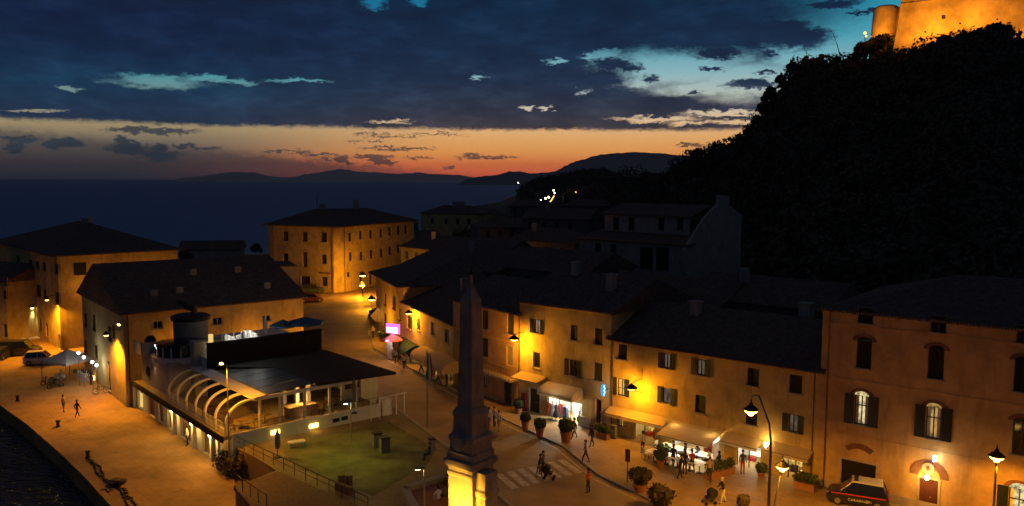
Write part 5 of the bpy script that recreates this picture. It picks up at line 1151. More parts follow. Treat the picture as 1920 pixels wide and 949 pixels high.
# ================================================================== CARS
def car(label, loc, rz, L=3.7, Wd=1.6, H=1.55, paint='cardark', roofm=None, kind='hatch', extras=None, cat='car', name='parked_car'):
    t = thing(name, label, cat, loc); O = Vector(loc); c, s = math.cos(rz), math.sin(rz)
    X = Vector((c, s, 0)); Y = Vector((-s, c, 0)); h = L/2; bt = H*.60
    P = lambda x, y, z: O+X*x+Y*y+Z*z
    low = .2; 
    prof = [(-h, low+.15), (-h+.02, bt*.75), (-h+.08, bt), (h*.42, bt+.01), (h*.86, bt*.86), (h-.03, bt*.68), (h, low+.2), (h-.1, low), (-h+.1, low)]
    b = MB(); vs = []; ws = [.82, 1.0, 1.0, .82]; ys = [-Wd/2, -Wd*.42, Wd*.42, Wd/2]
    K = len(prof)
    for j, y in enumerate(ys):
        for x, z in prof:
            f = .93 if j in (0, 3) else 1.0; zz = z if j in (1, 2) else (low+(z-low)*.93)
            vs.append(P(x*f, y, zz))
    fs = [tuple(range(K)), tuple(range(3*K, 4*K))[::-1]]
    for j in range(3):
        for i in range(K): fs.append((j*K+i, (j+1)*K+i, (j+1)*K+(i+1) % K, j*K+(i+1) % K))
    b.mesh(vs, [f[::-1] for f in fs]); b.build('body', M[paint], t)
    if kind == 'hatch': cab = [(-h+.12, bt-.01), (-h+.38, H-.04), (h*.18, H), (h*.55, bt-.01)]
    else: cab = [(-h+.06, bt-.01), (-h+.2, H-.02), (h*.30, H), (h*.58, bt-.01)]
    def loft(cab_, w0, w1, mt, nm, inset=0):
        q = MB(); v = []
        for i, (x, z) in enumerate(cab_):
            ww = w1 if i in (1, 2) else w0
            v += [P(x, -ww/2, z), P(x, ww/2, z)]
        q.mesh(v, [(0,2,3,1)[::-1], (2,4,5,3)[::-1], (4,6,7,5)[::-1], (0,6,4,2)[::-1], (1,3,5,7)[::-1], (0,1,7,6)]); return q.build(nm, mt, t)
    loft(cab, Wd*.96, Wd*.8, M['glass'], 'windows')
    q = MB(); q.mesh([P(cab[1][0]-.02, -Wd*.41, H-.03), P(cab[1][0]-.02, Wd*.41, H-.03), P(cab[2][0]+.05, Wd*.41, H+.01), P(cab[2][0]+.05, -Wd*.41, H+.01)]+[P(cab[1][0]+.03, -Wd*.37, H+.03), P(cab[1][0]+.03, Wd*.37, H+.03), P(cab[2][0]-.02, Wd*.37, H+.06), P(cab[2][0]-.02, -Wd*.37, H+.06)],
        [(4,7,6,5), (0,4,5,1), (1,5,6,2), (2,6,7,3), (3,7,4,0)]); q.build('roof', M[roofm or paint], t)
    q = MB()
    for sd_ in (-1, 1):
        for i in (0, 1, 2, 3):
            if i in (1, 2): continue
        for (xa, za2), (xb, zb2) in ((cab[0], cab[1]), (cab[3], cab[2]), ((-.25, bt), (-.2, H-.02)), ((h*.02+.25, bt), (h*.02+.2, H-.02))):
            q.tube([P(xa, sd_*Wd*.482, za2), P(xb, sd_*Wd*.405, zb2)], .035, k=5)
    q.build('pillars', M[paint], t)
    for wx in (-h+.66, h-.68):
        for sd_ in (-1, 1):
            wm = MB(); wm.lathe(P(wx, sd_*(Wd/2-.16), .3), [(.26, -.02), (.31, .0), (.31, .16), (.25, .18)], k=16, axis=Y*sd_); wo = wm.build('wheel', M['rubber'], t)
            rm_ = MB(); rm_.lathe(P(wx, sd_*(Wd/2-.16), .3), [(.19, .181), (.1, .19)], k=10, axis=Y*sd_); rm_.build('rim', M['rim'], wo)
    for sd_ in (-1, 1):
        q = MB(); q.lathe(P(h-.1, sd_*Wd*.34, bt*.72), [(.11, 0), (.1, .1)], k=10, axis=X); q.build('headlight', M['metal'], t)
        q = MB(); q.cbox(P(-h-.0, sd_*Wd*.38, bt*.8), .06, .14, .3, rz); q.build('tail_light', M['red'], t)
        q = MB(); q.cbox(P(h*.42, sd_*(Wd/2+.06), bt+.04), .12, .16, .12, rz); q.build('mirror', M[paint], t)
    q = MB(); q.cbox(P(h-.0, 0, low+.12), .08, Wd*.8, .16, rz); q.cbox(P(-h, 0, low+.12), .08, Wd*.8, .16, rz); q.build('bumper', M['rubber'], t)
    if extras: extras(t, P, X, Y, rz, h, Wd, H, bt)
    return t
def patrol(t, P, X, Y, rz, h, Wd, H, bt):
    for sd_ in (-1, 1):
        q = MB(); q.box(P(-h*.9, sd_*(Wd/2)-.005*0, bt*.80), X*h*1.75, Y*sd_*.006, Z*.07); q.build('side_stripe', M['redtrim'], t)
        cu_ = bpy.data.curves.new('lettering', 'FONT'); cu_.body = 'CARABINIERI'; cu_.size = .24; cu_.extrude = .004; cu_.align_x = 'CENTER'
        o = bpy.data.objects.new('lettering', cu_); C.objects.link(o); o.data.materials.append(M['cwhite'])
        p = P(-.15, sd_*(Wd/2+.004), bt*.42)
        xd = X if sd_ < 0 else -X
        mx = Matrix.Identity(4); zd = Y*sd_; 
        for i in range(3): mx[i][0] = xd[i]; mx[i][1] = Z[i]; mx[i][2] = zd[i]; mx[i][3] = p[i]
        me_ = bpy.data.meshes.new_from_object(o); me_.name = 'lettering'; bpy.data.objects.remove(o); o = bpy.data.objects.new('lettering', me_); C.objects.link(o); o.parent = t
        mx[0][3] -= t.location.x; mx[1][3] -= t.location.y; mx[2][3] -= t.location.z; o.matrix_basis = mx
    q = MB(); q.cbox(P(.1, 0, H+.06), .25, .9, .1, rz); q.build('light_bar', M['carblue'], t)
    q = MB(); q.tube([P(-h*.6, -.3, H+.03), P(-h*.6, -.3, H+.5)], .01, k=5); q.build('antenna', M['iron'], t)
pc = (G(1566, 938, .11)+G(1652, 950, .11))/2
u = FP.u
car('dark patrol car with white roof, red stripe and white CARABINIERI lettering parked by the garage', G(1607, 944, .11), math.atan2(-u.y, -u.x)+.25, 3.7, 1.62, 1.6, 'carblue', 'carwhite', extras=patrol, name='patrol_car')
car('dark van parked at the far left of the quay beside a white small car', G(38, 665, QZ), R(12), 4.8, 1.9, 1.9, 'cardark', kind='van')
car('small white car parked on the quay behind the market tent', G(77, 682, QZ), R(18), 3.7, 1.6, 1.6, 'carwhite')
car('dark car at the left edge of the quay in front of the small house', G(2, 672, QZ), R(100), 4.0, 1.65, 1.5, 'cardark')
car('black parked car further back along the left edge of the quay', G(8, 628, QZ), R(95), 4.0, 1.65, 1.5, 'cardark')
car('olive green car parked below the notice board of the far building', G(586, 549, 0), R(8), 4.2, 1.7, 1.6, 'cargreen')
car('red car parked at the side of the bend beyond the gabled house', G(583, 566, 0), R(25), 4.0, 1.65, 1.45, 'carred')
# ================================================================== PEOPLE
def make_body(pose, seed=0):
    """one skinned figure; returns mesh with material slots skin, top, bottom, shoe"""
    st = {'stand': .05, 'walk': .28, 'walk2': .2, 'sit': 0, 'push': .22, 'bend': .12}[pose]
    V = {}; lean = {'push': .12, 'bend': .25}.get(pose, .03)
    hipz = .5 if pose == 'sit' else .93
    V['hip'] = (0, 0, hipz); V['waist'] = (lean*.3, 0, hipz+.17); V['chest'] = (lean, 0, hipz+.38); V['neck'] = (lean*1.1, 0, hipz+.54); V['head0'] = (lean*1.2, 0, hipz+.62); V['head1'] = (lean*1.25+.01, 0, hipz+.75)
    for s_, k in ((1, 'l'), (-1, 'r')):
        V['hp'+k] = (0, .09*s_, hipz-.04)
        if pose == 'sit': V['kn'+k] = (.42, .11*s_, .48); V['an'+k] = (.42, .11*s_, .08); V['to'+k] = (.56, .11*s_, .04)
        else:
            f = st*s_; V['kn'+k] = (f*.55+.03, .09*s_, .5); V['an'+k] = (f-.02*(f < 0), .08*s_, .08+(.06 if f < -.15 else 0)); V['to'+k] = (f+.15, .08*s_, .03+(.02 if f < -.15 else 0))
        V['sh'+k] = (lean, .18*s_, hipz+.46)
        if pose == 'push': V['el'+k] = (.2, .22*s_, hipz+.22); V['wr'+k] = (.42, .2*s_, hipz+.14); V['ha'+k] = (.5, .19*s_, hipz+.13)
        elif pose == 'sit': V['el'+k] = (.08, .24*s_, hipz+.22); V['wr'+k] = (.3, .18*s_, hipz+.2); V['ha'+k] = (.38, .16*s_, hipz+.22)
        else: a = -st*s_*.5; V['el'+k] = (lean*.8+a*.6-.02, .24*s_, hipz+.2); V['wr'+k] = (lean*.8+a+.06, .25*s_, hipz-.04); V['ha'+k] = (lean*.8+a+.1, .25*s_, hipz-.13)
    E_ = [('hip','waist'), ('waist','chest'), ('chest','neck'), ('neck','head0'), ('head0','head1')]
    for k in 'lr': E_ += [('hip','hp'+k), ('hp'+k,'kn'+k), ('kn'+k,'an'+k), ('an'+k,'to'+k), ('chest','sh'+k), ('sh'+k,'el'+k), ('el'+k,'wr'+k), ('wr'+k,'ha'+k)]
    rad = dict(hip=.125, waist=.12, chest=.14, neck=.055, head0=.085, head1=.095); rk = dict(hp=.095, kn=.062, an=.042, to=.035, sh=.07, el=.045, wr=.03, ha=.036)
    names = list(V); me = bpy.data.meshes.new('person'); me.from_pydata([V[k] for k in names], [(names.index(a), names.index(b)) for a, b in E_], [])
    o = bpy.data.objects.new('tmp', me); C.objects.link(o); md = o.modifiers.new('s', 'SKIN'); sv = me.skin_vertices[0].data
    for i, k in enumerate(names):
        r = rad.get(k) or rk[k[:2]]; sv[i].radius = (r, r*(.8 if k in ('chest', 'waist') else 1)); sv[i].use_root = (k == 'hip')
    o.modifiers.new('u', 'SUBSURF').levels = 1
    dg = bpy.context.evaluated_depsgraph_get(); ev = o.evaluated_get(dg); m2 = bpy.data.meshes.new_from_object(ev); m2.name = 'person'
    bpy.data.objects.remove(o)
    cl = {}
    for a, b in E_:
        if 'head' in b or b[:2] in ('ha',): c_ = 0
        elif b[:2] == 'to': c_ = 3
        elif b[:2] in ('hp', 'kn', 'an'): c_ = 2
        elif b == 'neck': c_ = 1
        else: c_ = 1
        cl[(a, b)] = c_
    idx = []
    for p in m2.polygons:
        best = 9; bc = 0
        for (a, b), c_ in cl.items():
            A = Vector(V[a]); B = Vector(V[b]); t = max(0, min(1, (p.center-A).dot(B-A)/(B-A).length_squared)); d = (A+(B-A)*t-p.center).length-.5*(rad.get(a) or rk[a[:2]])
            if d < best: best = d; bc = c_
        if p.center.z < hipz-.02 and bc == 1 and abs(p.center.y) < .13: bc = 2
        idx.append(bc)
    m2.materials.clear()
    for _ in range(4): m2.materials.append(M['skin'])
    m2.polygons.foreach_set('material_index', idx); m2.shade_smooth()
    return m2, V
BOD = {p: make_body(p) for p in ('stand', 'walk', 'walk2', 'sit', 'push')}
def person(label, loc, rz, pose='walk', top='cblack', bottom='cblue', hair='hair', h=1.7, group=None):
    m0, V = BOD[pose]; me = m0.copy(); sc = h/1.72
    for i, k in enumerate(('skin', top, bottom, 'rubber')): me.materials[i] = M[k]
    o = bpy.data.objects.new('person', me); C.objects.link(o); o.location = loc; o.rotation_euler = (0, 0, rz); o.scale = (sc, sc, sc); tag(o, label, 'person', group)
    hd = Vector(V['head1']); b = MB(); b.ball(hd+Vector((-.03, 0, .035)), .112, .1, .105, k=12)
    for i in range(1): b.ball(hd+Vector((-.07, 0, -.05)), .07, .085, .09, k=8)
    hr = b.build('hair', M[hair]); hr.parent = o
    b = MB(); b.ball(hd+Vector((.098, 0, -.02)), .02, .015, .025, k=6)
    for s_ in (-1, 1): b.ball(hd+Vector((.01, .095*s_, -.02)), .02, .012, .03, k=6)
    f = b.build('face_features', M['skin']); f.parent = o
    return o
def PP(x, y, z=.11): return G(x, y, z)
rr0 = random.Random(77)
person('person in pale top walking on the quay, left of the dark clad one', G(119, 773, QZ), R(60), 'stand', 'cbeige', 'cgrey')
person('person all in black walking on the quay near the water edge', G(145, 783, QZ), R(70), 'walk', 'cblack', 'cblack')
person('person in dark clothes and pale trousers beside another on the far pavement', PP(692, 632), R(250), 'walk', 'cgrey', 'cbeige')
person('person in pale shirt walking on the far pavement by the yellow banner', PP(700, 634), R(250), 'walk2', 'cbeige', 'cblack')
person('person in white top on the pavement just before the pink kiosk', PP(727, 667), R(260), 'walk', 'cwhite', 'cgrey')
person('person in pale shirt in the small group before the pink kiosk', PP(737, 676), R(80), 'walk2', 'cbeige', 'cblack')
person('person in white shirt nearest the kerb of the pavement group', PP(741, 682), R(75), 'walk', 'cwhite', 'cblack')
person('person in black in the pavement group under the green awning end', PP(746, 680), R(85), 'stand', 'cblack', 'cblack')
person('person in orange beige top walking past the green awning', PP(761, 688), R(260), 'walk', 'cbeige', 'cgrey')
person('person in pale shirt left of a pair right of the obelisk', PP(917, 802), R(250), 'walk', 'cwhite', 'cgrey')
person('person in white shirt at the back of the pair right of the obelisk', PP(927, 800), R(250), 'stand', 'cbeige', 'cblue')
person('person in pink white top striding right of the obelisk', PP(935, 808), R(245), 'walk2', 'cwhite', 'cbeige')
person('slim person in dark clothes standing by the bright shop window corner', PP(1077, 823), R(200), 'walk', 'cblack', 'cgrey')
person('person in black jacket and jeans walking across the pavement before the arched door', PP(1110, 838), R(200), 'walk2', 'cblack', 'cblue')
person('person in pale yellow top and dark trousers by the first lit shop door', PP(1205, 850), R(120), 'stand', 'cbeige', 'cblack')
person('tall person in dark red standing left in the group before the cafe', PP(1284, 890), R(100), 'stand', 'cblack', 'cblack')
person('person in brown jacket in the group before the cafe', PP(1297, 886), R(100), 'walk', 'cred', 'cblack')
person('person in dark coat lifting a bag before the cafe tables', PP(1274, 898), R(20), 'push', 'cblack', 'cblack')
person('blond person in black top and white shorts pushing a dark pushchair at the bottom', PP(1356, 944), R(195), 'push', 'cblack', 'cwhite', 'cbeige')
person('person in dark clothes pushing a pushchair over the crossing', G(1010, 896, .01), R(-15), 'push', 'cblack', 'cgrey')
person('person in dark coat walking beside the pushchair on the crossing', G(1018, 890, .01), R(-15), 'walk', 'cgrey', 'cblack')
person('person in dark red top at the kerb below the crossing', G(1103, 925, .01), R(150), 'stand', 'cred', 'cblack')
person('person in red shirt standing in the open cafe door beside the bright shop', PP(1392, 888), R(270), 'stand', 'cblue', 'cred')
person('person in white shirt seated by the low arcade wall of the restaurant', G(352, 836, QZ), R(220), 'stand', 'cwhite', 'cblack')
person('person standing beneath the pale market tent', G(115, 722, QZ), R(300), 'stand', 'cgrey', 'cblue')
person('person in light shirt sitting on the basin wall left of the pedestal', G(822, 948, .12), R(120), 'sit', 'cwhite', 'cbeige')
person('person in grey sitting on the basin wall nearest the pedestal', G(834, 942, .12), R(140), 'sit', 'cgrey', 'cblue')
person('person in blue sitting on the stone block behind the basin', G(806, 862, 0), R(200), 'sit', 'cblue', 'cblue')
person('person in black beside the market lights at the gabled house foot', G(171, 722, QZ), R(100), 'stand', 'cblack', 'cblack')
for lb, x, y, ps, tp, bt in (('person in black walking up the far road bend pavement', 694, 608, 'walk', 'cblack', 'cgrey'), ('person in beige at the far end of the pavement near the counter', 699, 600, 'stand', 'cbeige', 'cblue'), ('person in a pale skirt right behind the kiosk group', 733, 672, 'walk2', 'cwhite', 'cbeige'), ('person in grey looking into the green awning shop', 770, 680, 'stand', 'cgrey', 'cblack'),
     ('person in red top before the first beige awning', 806, 708, 'walk', 'cred', 'cblue'), ('person in dark clothes under the second beige awning', 838, 724, 'stand', 'cblack', 'cblack'), ('person in white walking past the beige awnings', 822, 722, 'walk', 'cwhite', 'cgrey'), ('person in denim strolling before the street house doors', 790, 700, 'walk', 'cblue', 'cblue'), ('person in white standing by the green awning kerb', 757, 692, 'stand', 'cwhite', 'cblack'), ('person in black by the lit shop under the first beige awning', 815, 712, 'stand', 'cblack', 'cgrey'), ('person in grey approaching from the dark right end of the crossing', 1098, 868, 'walk', 'cgrey', 'cblack'), ('person in beige by the planter box before the cafe', 1330, 902, 'walk2', 'cbeige', 'cblue'), ('person in black at the left side of the cafe tables', 1262, 876, 'stand', 'cblack', 'cblue'),
     ('child in black beside the taller walkers by the kiosk', 750, 684, 'stand', 'cblack', 'cred')):
    person(lb, PP(x, y), R(rr0.uniform(40, 300)), ps, tp, bt, h=1.2 if lb.startswith('child') else 1.7)
# pushchairs
def pushchair(label, loc, rz):
    t = thing('pushchair', label, 'pushchair', loc); L = Vector(loc); X = Vector((math.cos(rz), math.sin(rz), 0)); Y = Vector((-X.y, X.x, 0))
    b = MB(); b.box(L-X*.3-Y*.22+Z*.38, X*.55, Y*.44, Z*.14); b.box(L-X*.32-Y*.22+Z*.5, X*.1-Z*0, Y*.44, Z*.42-X*.15); b.build('seat', M['cblack'], t)
    b = MB(); b.lathe(L-X*.2+Z*.72, [(.02, -.24), (.3, -.23), (.3, .23), (.02, .24)], k=12, axis=Y); b.build('hood', M['cblack'], t)
    b = MB(); b.tube([L+X*.35+Z*.12-Y*.22, L-X*.6+Z*1.0-Y*.22, L-X*.6+Z*1.0+Y*.22, L+X*.35+Z*.12+Y*.22], .015, k=5); b.build('frame', M['pole'], t)
    for sx in (-.3, .35):
        for sy in (-.24, .24): b = MB(); b.lathe(L+X*sx+Y*sy+Z*.12, [(.12, -.02), (.12, .02)], k=12, axis=Y); b.build('wheel', M['rubber'], t)
pushchair('black pushchair pushed by the blond person at the bottom of the pavement', PP(1330, 945), R(195)); pushchair('dark pushchair being pushed over the striped crossing', G(1029, 898, .01), R(-15))
# mannequins in the bright window
for x, mm, lb in ((1037, 'cred', 'mannequin in red dress, leftmost in the bright shop window'), (1050, 'cblack', 'mannequin in black coat, right one in the bright shop window'), (1043, 'cgrey', 'mannequin in grey, middle one in the bright shop window')):
    u_, z_ = FY.uz(x, 790); p = FY.pt(u_, .12, .55); t = thing('mannequin', lb, 'mannequin', p); b = MB(); b.lathe(p, [(.3, .35), (.22, .8), (.14, 1.0), (.2, 1.3), (.12, 1.42), (.05, 1.48)], k=10); b.build('dress', M[mm], t)
    b = MB(); b.ball(p+Z*1.6, .09, .09, .12); b.build('head', M['cbeige'], t); b = MB(); b.tube([p, p+Z*.4], .02); b.lathe(p, [(.2, 0), (.2, .02)], k=12); b.build('stand', M['pole'], t)
# ================================================================== PLANTS
def leafmesh(mb, c, rx, ry, rz, nleaf, size, rr, shell=.55, mt=None):
    vs = []; fs = []
    for _ in range(nleaf):
        d = Vector((rr.gauss(0,1), rr.gauss(0,1), rr.gauss(0,1))).normalized(); q = shell+(1.03-shell)*rr.random()
        p = Vector(c)+Vector((d.x*rx*q, d.y*ry*q, d.z*rz*q)); a = Vector((rr.uniform(-1,1), rr.uniform(-1,1), rr.uniform(-1,1))).normalized(); b_ = a.cross(d).normalized()*size; a = a*size*rr.uniform(.8, 1.4)
        i = len(vs); vs += [p-a*.5-b_*.5, p+a*.5-b_*.3, p+a*.6+b_*.4, p-a*.4+b_*.5]; fs.append((i, i+1, i+2, i+3))
    mb.mesh(vs, fs, mt)
def pot_shrub(label, loc, r=.55, ph=.6, shape='ball', m='shrub', group=None, name='potted_shrub', seed=1):
    rr = random.Random(seed); t = thing(name, label, 'potted plant', loc, group); L = Vector(loc)
    b = MB(); b.lathe(L, [(r*.5, 0), (r*.72, ph*.85), (r*.8, ph*.86), (r*.8, ph), (r*.7, ph), (r*.68, ph*.9)], k=16); b.build('pot', M['terra'], t)
    b = MB(); hz = ph+r*(.75 if shape == 'ball' else .9)
    b.ball(L+Z*hz, r*.8, r*.8, r*.75, k=10); leafmesh(b, L+Z*hz, r, r, r*.92, 420, .11, rr, .8); [leafmesh(b, L+Z*(hz+rr.uniform(-.3,.5)*r)+Vector((rr.uniform(-.6,.6)*r, rr.uniform(-.6,.6)*r, 0)), r*.55, r*.5, r*.6, 70, .14, rr, .3) for _ in range(5)]
    if shape == 'bushy':
        for k in range(5): a = k*1.26; leafmesh(b, L+Z*(hz+.1)+Vector((math.cos(a), math.sin(a), 0))*r*.8, r*.6, r*.6, r*.5, 200, .13, rr, .2)
    b.build('foliage', M[m], t); return t
pot_shrub('round clipped shrub in a terracotta pot, leftmost of three before the bright shop', PP(985, 806), .46, .75, seed=2)
pot_shrub('round clipped shrub in a terracotta pot, middle one of three before the bright shop', PP(1012, 818), .5, .7, seed=3)
pot_shrub('largest round shrub in a tall terracotta pot, rightmost of three before the bright shop', PP(1061, 829), .66, .9, seed=4)
pot_shrub('big dark spreading bush in a red pot at the kerb by the small signpost', PP(1200, 922), .66, .5, 'bushy', 'leafdark', seed=5)
pot_shrub('dark bush at the bottom of the photo right of the crossing', PP(1238, 962), .7, .5, 'bushy', 'leafdark', seed=6)
pot_shrub('grey green bush in a pot left of the cafe tables', PP(1238, 878), .42, .6, 'bushy', seed=7)
pot_shrub('small round bush at the foot of the twin street lamp', PP(1427, 894), .38, .35, seed=8)
pot_shrub('small dark bush at the bottom edge under the twin street lamp', PP(1393, 957), .42, .3, 'ball', 'leafdark', seed=9)
pot_shrub('dark shrub beside the balcony house doorway', PP(972, 775), .5, .5, seed=10)
pot_shrub('shrub at the corner house wall beyond the yellow banner', PP(708, 600), .8, .5, 'bushy', 'leafdark', seed=12)
pot_shrub('shrub by the pink kiosk foot', PP(718, 640), .6, .4, 'bushy', seed=13)
for lb, x, y, rz_, w_, sd_ in (('long terracotta planter box with green plants before the cafe right end', 1349, 893, .55, 2.6, 1), ('terracotta planter box by the arched red door of the yellow house', 1131, 822, -.8, 1.1, 2), ('planter box with shrub at the right end of the shop house', 1510, 918, -.8, 1.4, 3), ('planter box with pale plant left of the cafe door', 1243, 862, -.8, .9, 4)):
    rr = random.Random(sd_); L = PP(x, y); t = thing('planter_box', lb, 'planter', L); b = MB(); b.cbox(L, w_, .5, .45, rz_); b.cbox(L+Z*.45, w_+.06, .56, .05, rz_); b.build('box', M['wick'], t)
    b = MB(); 
    for k in range(4): o_ = Vector((math.cos(rz_), math.sin(rz_), 0))*w_*(k/3-.5)*.8; leafmesh(b, L+o_+Z*.8, .4, .35, .45, 150, .14, rr, .1)
    b.build('foliage', M['shrub'], t)
g = G(421, 880, QZ)
for i, (x, y, r) in enumerate(((421, 884, .9), (437, 893, 1.0), (452, 897, .8))):
    rr = random.Random(i+30); L = G(x, y, QZ); t = thing('shrub', ['dark shrub at the quay corner of the restaurant, left one', 'tallest dark shrub below the restaurant corner', 'dark low shrub in the recess below the square'][i], 'shrub', L); b = MB(); leafmesh(b, L+Z*.9, r, r, .95, 500, .16, rr, .1); b.build('foliage', M['leafdark'], t); b = MB(); b.tube([L, L+Z*.8], .05); b.build('stem', M['bark'], t)
# ---- trees
def make_tree(seed, H=7, cr_=2.6, m='leafdark', nl=2600, leaf=.5, bare=False):
    rr = random.Random(seed); t = thing('tree', 'tree', 'tree', (0, 0, 0)); b = MB(); b.tube([(0,0,-1.5), (rr.uniform(-.1,.1), .1, H*.3), (rr.uniform(-.3,.3), 0, H*.6)], [.22, .17, .1], k=7)
    cl = []
    for k in range(7):
        a = k*2.4+rr.random(); q = Vector((math.cos(a)*cr_*rr.uniform(.3,.75), math.sin(a)*cr_*rr.uniform(.3,.75), H*rr.uniform(.5,.85))); b.tube([(0, 0, H*rr.uniform(.25,.5)), q*.6+Z*H*.25, q], [.1, .06, .02], k=5); cl.append(q)
    b.build('trunk', M['bark'], t); b = MB(); cl.append(Vector((0, 0, H*.88)))
    for q in cl: leafmesh(b, q, cr_*rr.uniform(.4,.6), cr_*rr.uniform(.4,.6), cr_*rr.uniform(.3,.5), nl//8, leaf, rr, .2)
    b.build('crown', M[m], t); return t
TR = [make_tree(s) for s in (11, 12, 13)]
tl = [(1262,318,'at the foot of the ridge skyline'), (1283,297,'on the lower skyline'), (1303,279,'on the lower skyline knoll'), (1335,266,'topping the lower skyline knoll'), (1352,268,'right of the skyline knoll'), (1382,250,'where the skyline starts to climb'), (1398,236,'low on the steep skyline'), (1412,214,'on the steep skyline'),
 (1424,190,'midway up the steep skyline'), (1436,162,'on the upper steep skyline'), (1455,138,'near the top of the steep skyline'), (1474,116,'at the shoulder of the skyline'), (1500,104,'on the flat shoulder of the hill'), (1527,100,'on the flat shoulder, second tree'), (1556,104,'on the dip of the hill crest'), (1600,78,'left of the hill lamps'), (1625,66,'behind the two hill lamps'), (1642,62,'touching the round tower'),
 (1700,88,'before the fortress wall, left'), (1728,78,'before the fortress wall, left of middle'), (1752,64,'before the fortress wall, middle'), (1790,58,'before the fortress wall, low row'), (1818,56,'before the fortress wall, second low row'), (1846,42,'tallest before the fortress wall'), (1868,46,'right of the tallest before the fortress wall'), (1893,70,'at the right edge before the fortress wall'), (1915,90,'at the right edge, lowest before the fortress wall')]
rr = random.Random(5)
for i, (x, y, lb) in enumerate(tl):
    _, ys, Dc, Df = hill_at(x); D = Dc-3; X = (x-960)/FPX*D; zg = hill_z(X, D); want = AT(x, y, D).z; sc = max(.45, min(1.5, (want-zg+.8)/7.6))
    if x == 1642: sc *= .8
    tt = TR[i] if i < 3 else dup(TR[i % 3], (0,0,0))
    tt.location = (X, D, want-7.3*sc); tt.rotation_euler = (0, 0, rr.uniform(0, 6)); tt.scale = (sc, sc, sc); tt['label'] = 'dark tree silhouette '+lb; tt['group'] = 'trees along the hill skyline'
# bare leaning sapling on crest
p = AT(1572, 95, 218); b = MB(); q = [AT(x, y, 218) for x, y in ((1576,108), (1570,85), (1563,65), (1553,50))]; b.tube(q, [.14, .1, .06, .02], k=5)
for k in range(5): b.tube([q[2], q[2]+Vector((rr.uniform(-1.5,.5), 0, rr.uniform(.2,1.3)))], .02, k=4)
o = thing('bare_sapling', 'thin leaning bare sapling on the hill crest against the blue sky', 'tree', q[0]); b.build('trunk', M['bark'], o)
# woodland cover on the hill: one mass
def wood_mass(name, label, pts, leaf, nl, r, seed, m='leafdark'):
    rs_ = np.random.RandomState(seed); V = []; 
    for (x, y, z) in pts:
        rad = r*rs_.uniform(.4, 1.75); k = nl; d = rs_.normal(size=(k, 3)); d /= np.linalg.norm(d, axis=1)[:, None]; d[:, 2] = np.abs(d[:, 2])*.9-.1
        c = np.array([x, y, z])+d*rad*rs_.uniform(.75, 1.08, (k, 1)); a = rs_.normal(size=(k, 3)); a /= np.linalg.norm(a, axis=1)[:, None]; b2 = np.cross(a, d); a *= leaf; b2 *= leaf
        V.append(np.stack([c-a*.5-b2*.5, c+a*.5-b2*.3, c+a*.6+b2*.5, c-a*.4+b2*.5], 1).reshape(-1, 3))
    V = np.concatenate(V); nf = len(V)//4; me = bpy.data.meshes.new(name); me.vertices.add(len(V)); me.vertices.foreach_set('co', V.ravel()); me.loops.add(nf*4); me.loops.foreach_set('vertex_index', np.arange(nf*4)); me.polygons.add(nf); me.polygons.foreach_set('loop_start', np.arange(0, nf*4, 4)); me.polygons.foreach_set('loop_total', np.full(nf, 4)); me.update(calc_edges=True)
    me.materials.append(M[m]); o = bpy.data.objects.new(name, me); C.objects.link(o); o['kind'] = 'stuff'; o['label'] = label; o['category'] = 'woodland'; return o
pts = []
for _ in range(3800):
    px = 1000+1150*rr.random()**.9; _, ys, Dc, Df = hill_at(px); D = Df+8+(Dc-Df-6)*rr.random(); X = (px-960)/FPX*D
    if px > 1610 and D > Dc-1: continue
    if 1060 < px < 1410 and D < 135: continue
    pts.append((X, D, hill_z(X, D)+.2))
wood_mass('hill_woodland', 'dense dark wood covering the steep hillside below the fortress', pts, .75, 46, 2.6, 3)
pts = []
for _ in range(700):
    px = rr.uniform(975, 1330); D = rr.uniform(540, 780); q = AT(px, 400, D)
    prof2 = [(968,364),(985,352),(1003,341),(1030,337),(1060,331),(1085,324),(1110,322),(1135,323),(1155,331),(1175,340),(1200,338),(1235,334),(1300,330),(1400,330)]
    yy = np.interp(px, [a for a, _ in prof2], [b for _, b in prof2]); zc = AT(px, float(yy), 650).z; f = (D-520)/260; zz = -1+(zc+1)*math.sin(math.pi*f)**.8
    pts.append((AT(px, 400, D).x, D, zz))
wood_mass('point_woodland', 'dark low wood on the coastal point beyond the town', pts, 1.4, 30, 3.2, 8)
pts = []
for _ in range(420):
    px = rr.uniform(860, 1330); D = rr.uniform(150, 420); pts.append(((px-960)/FPX*D, D, max(0, hill_z((px-960)/FPX*D, D))+rr.uniform(.5, 3.5)))
wood_mass('garden_trees', 'dark garden trees filling the gaps between the distant houses', pts, .8, 60, 3.0, 9)
for i, (x, D, h) in enumerate(((985, 330, 8), (1005, 290, 7), (940, 240, 7), (890, 200, 6), (1075, 240, 9), (760, 210, 5), (960, 400, 9), (478, 215, 4), (345, 190, 4))):
    tt = dup(TR[i % 3], ((x-960)/FPX*D, D, hill_z((x-960)/FPX*D, D)), i, None, None, h/7); tt['label'] = 'dark tree among the distant roofs, '+['right below the coast lights', 'left of the coast lights', 'behind the street house roofs', 'behind the corner house roof', 'on the slope left of the hillside house', 'beside the far three storey building', 'on the shore line before the point', 'by the beach behind the gabled house', 'behind the harbour house roof end'][i]; tt['group'] = 'trees among the distant houses'
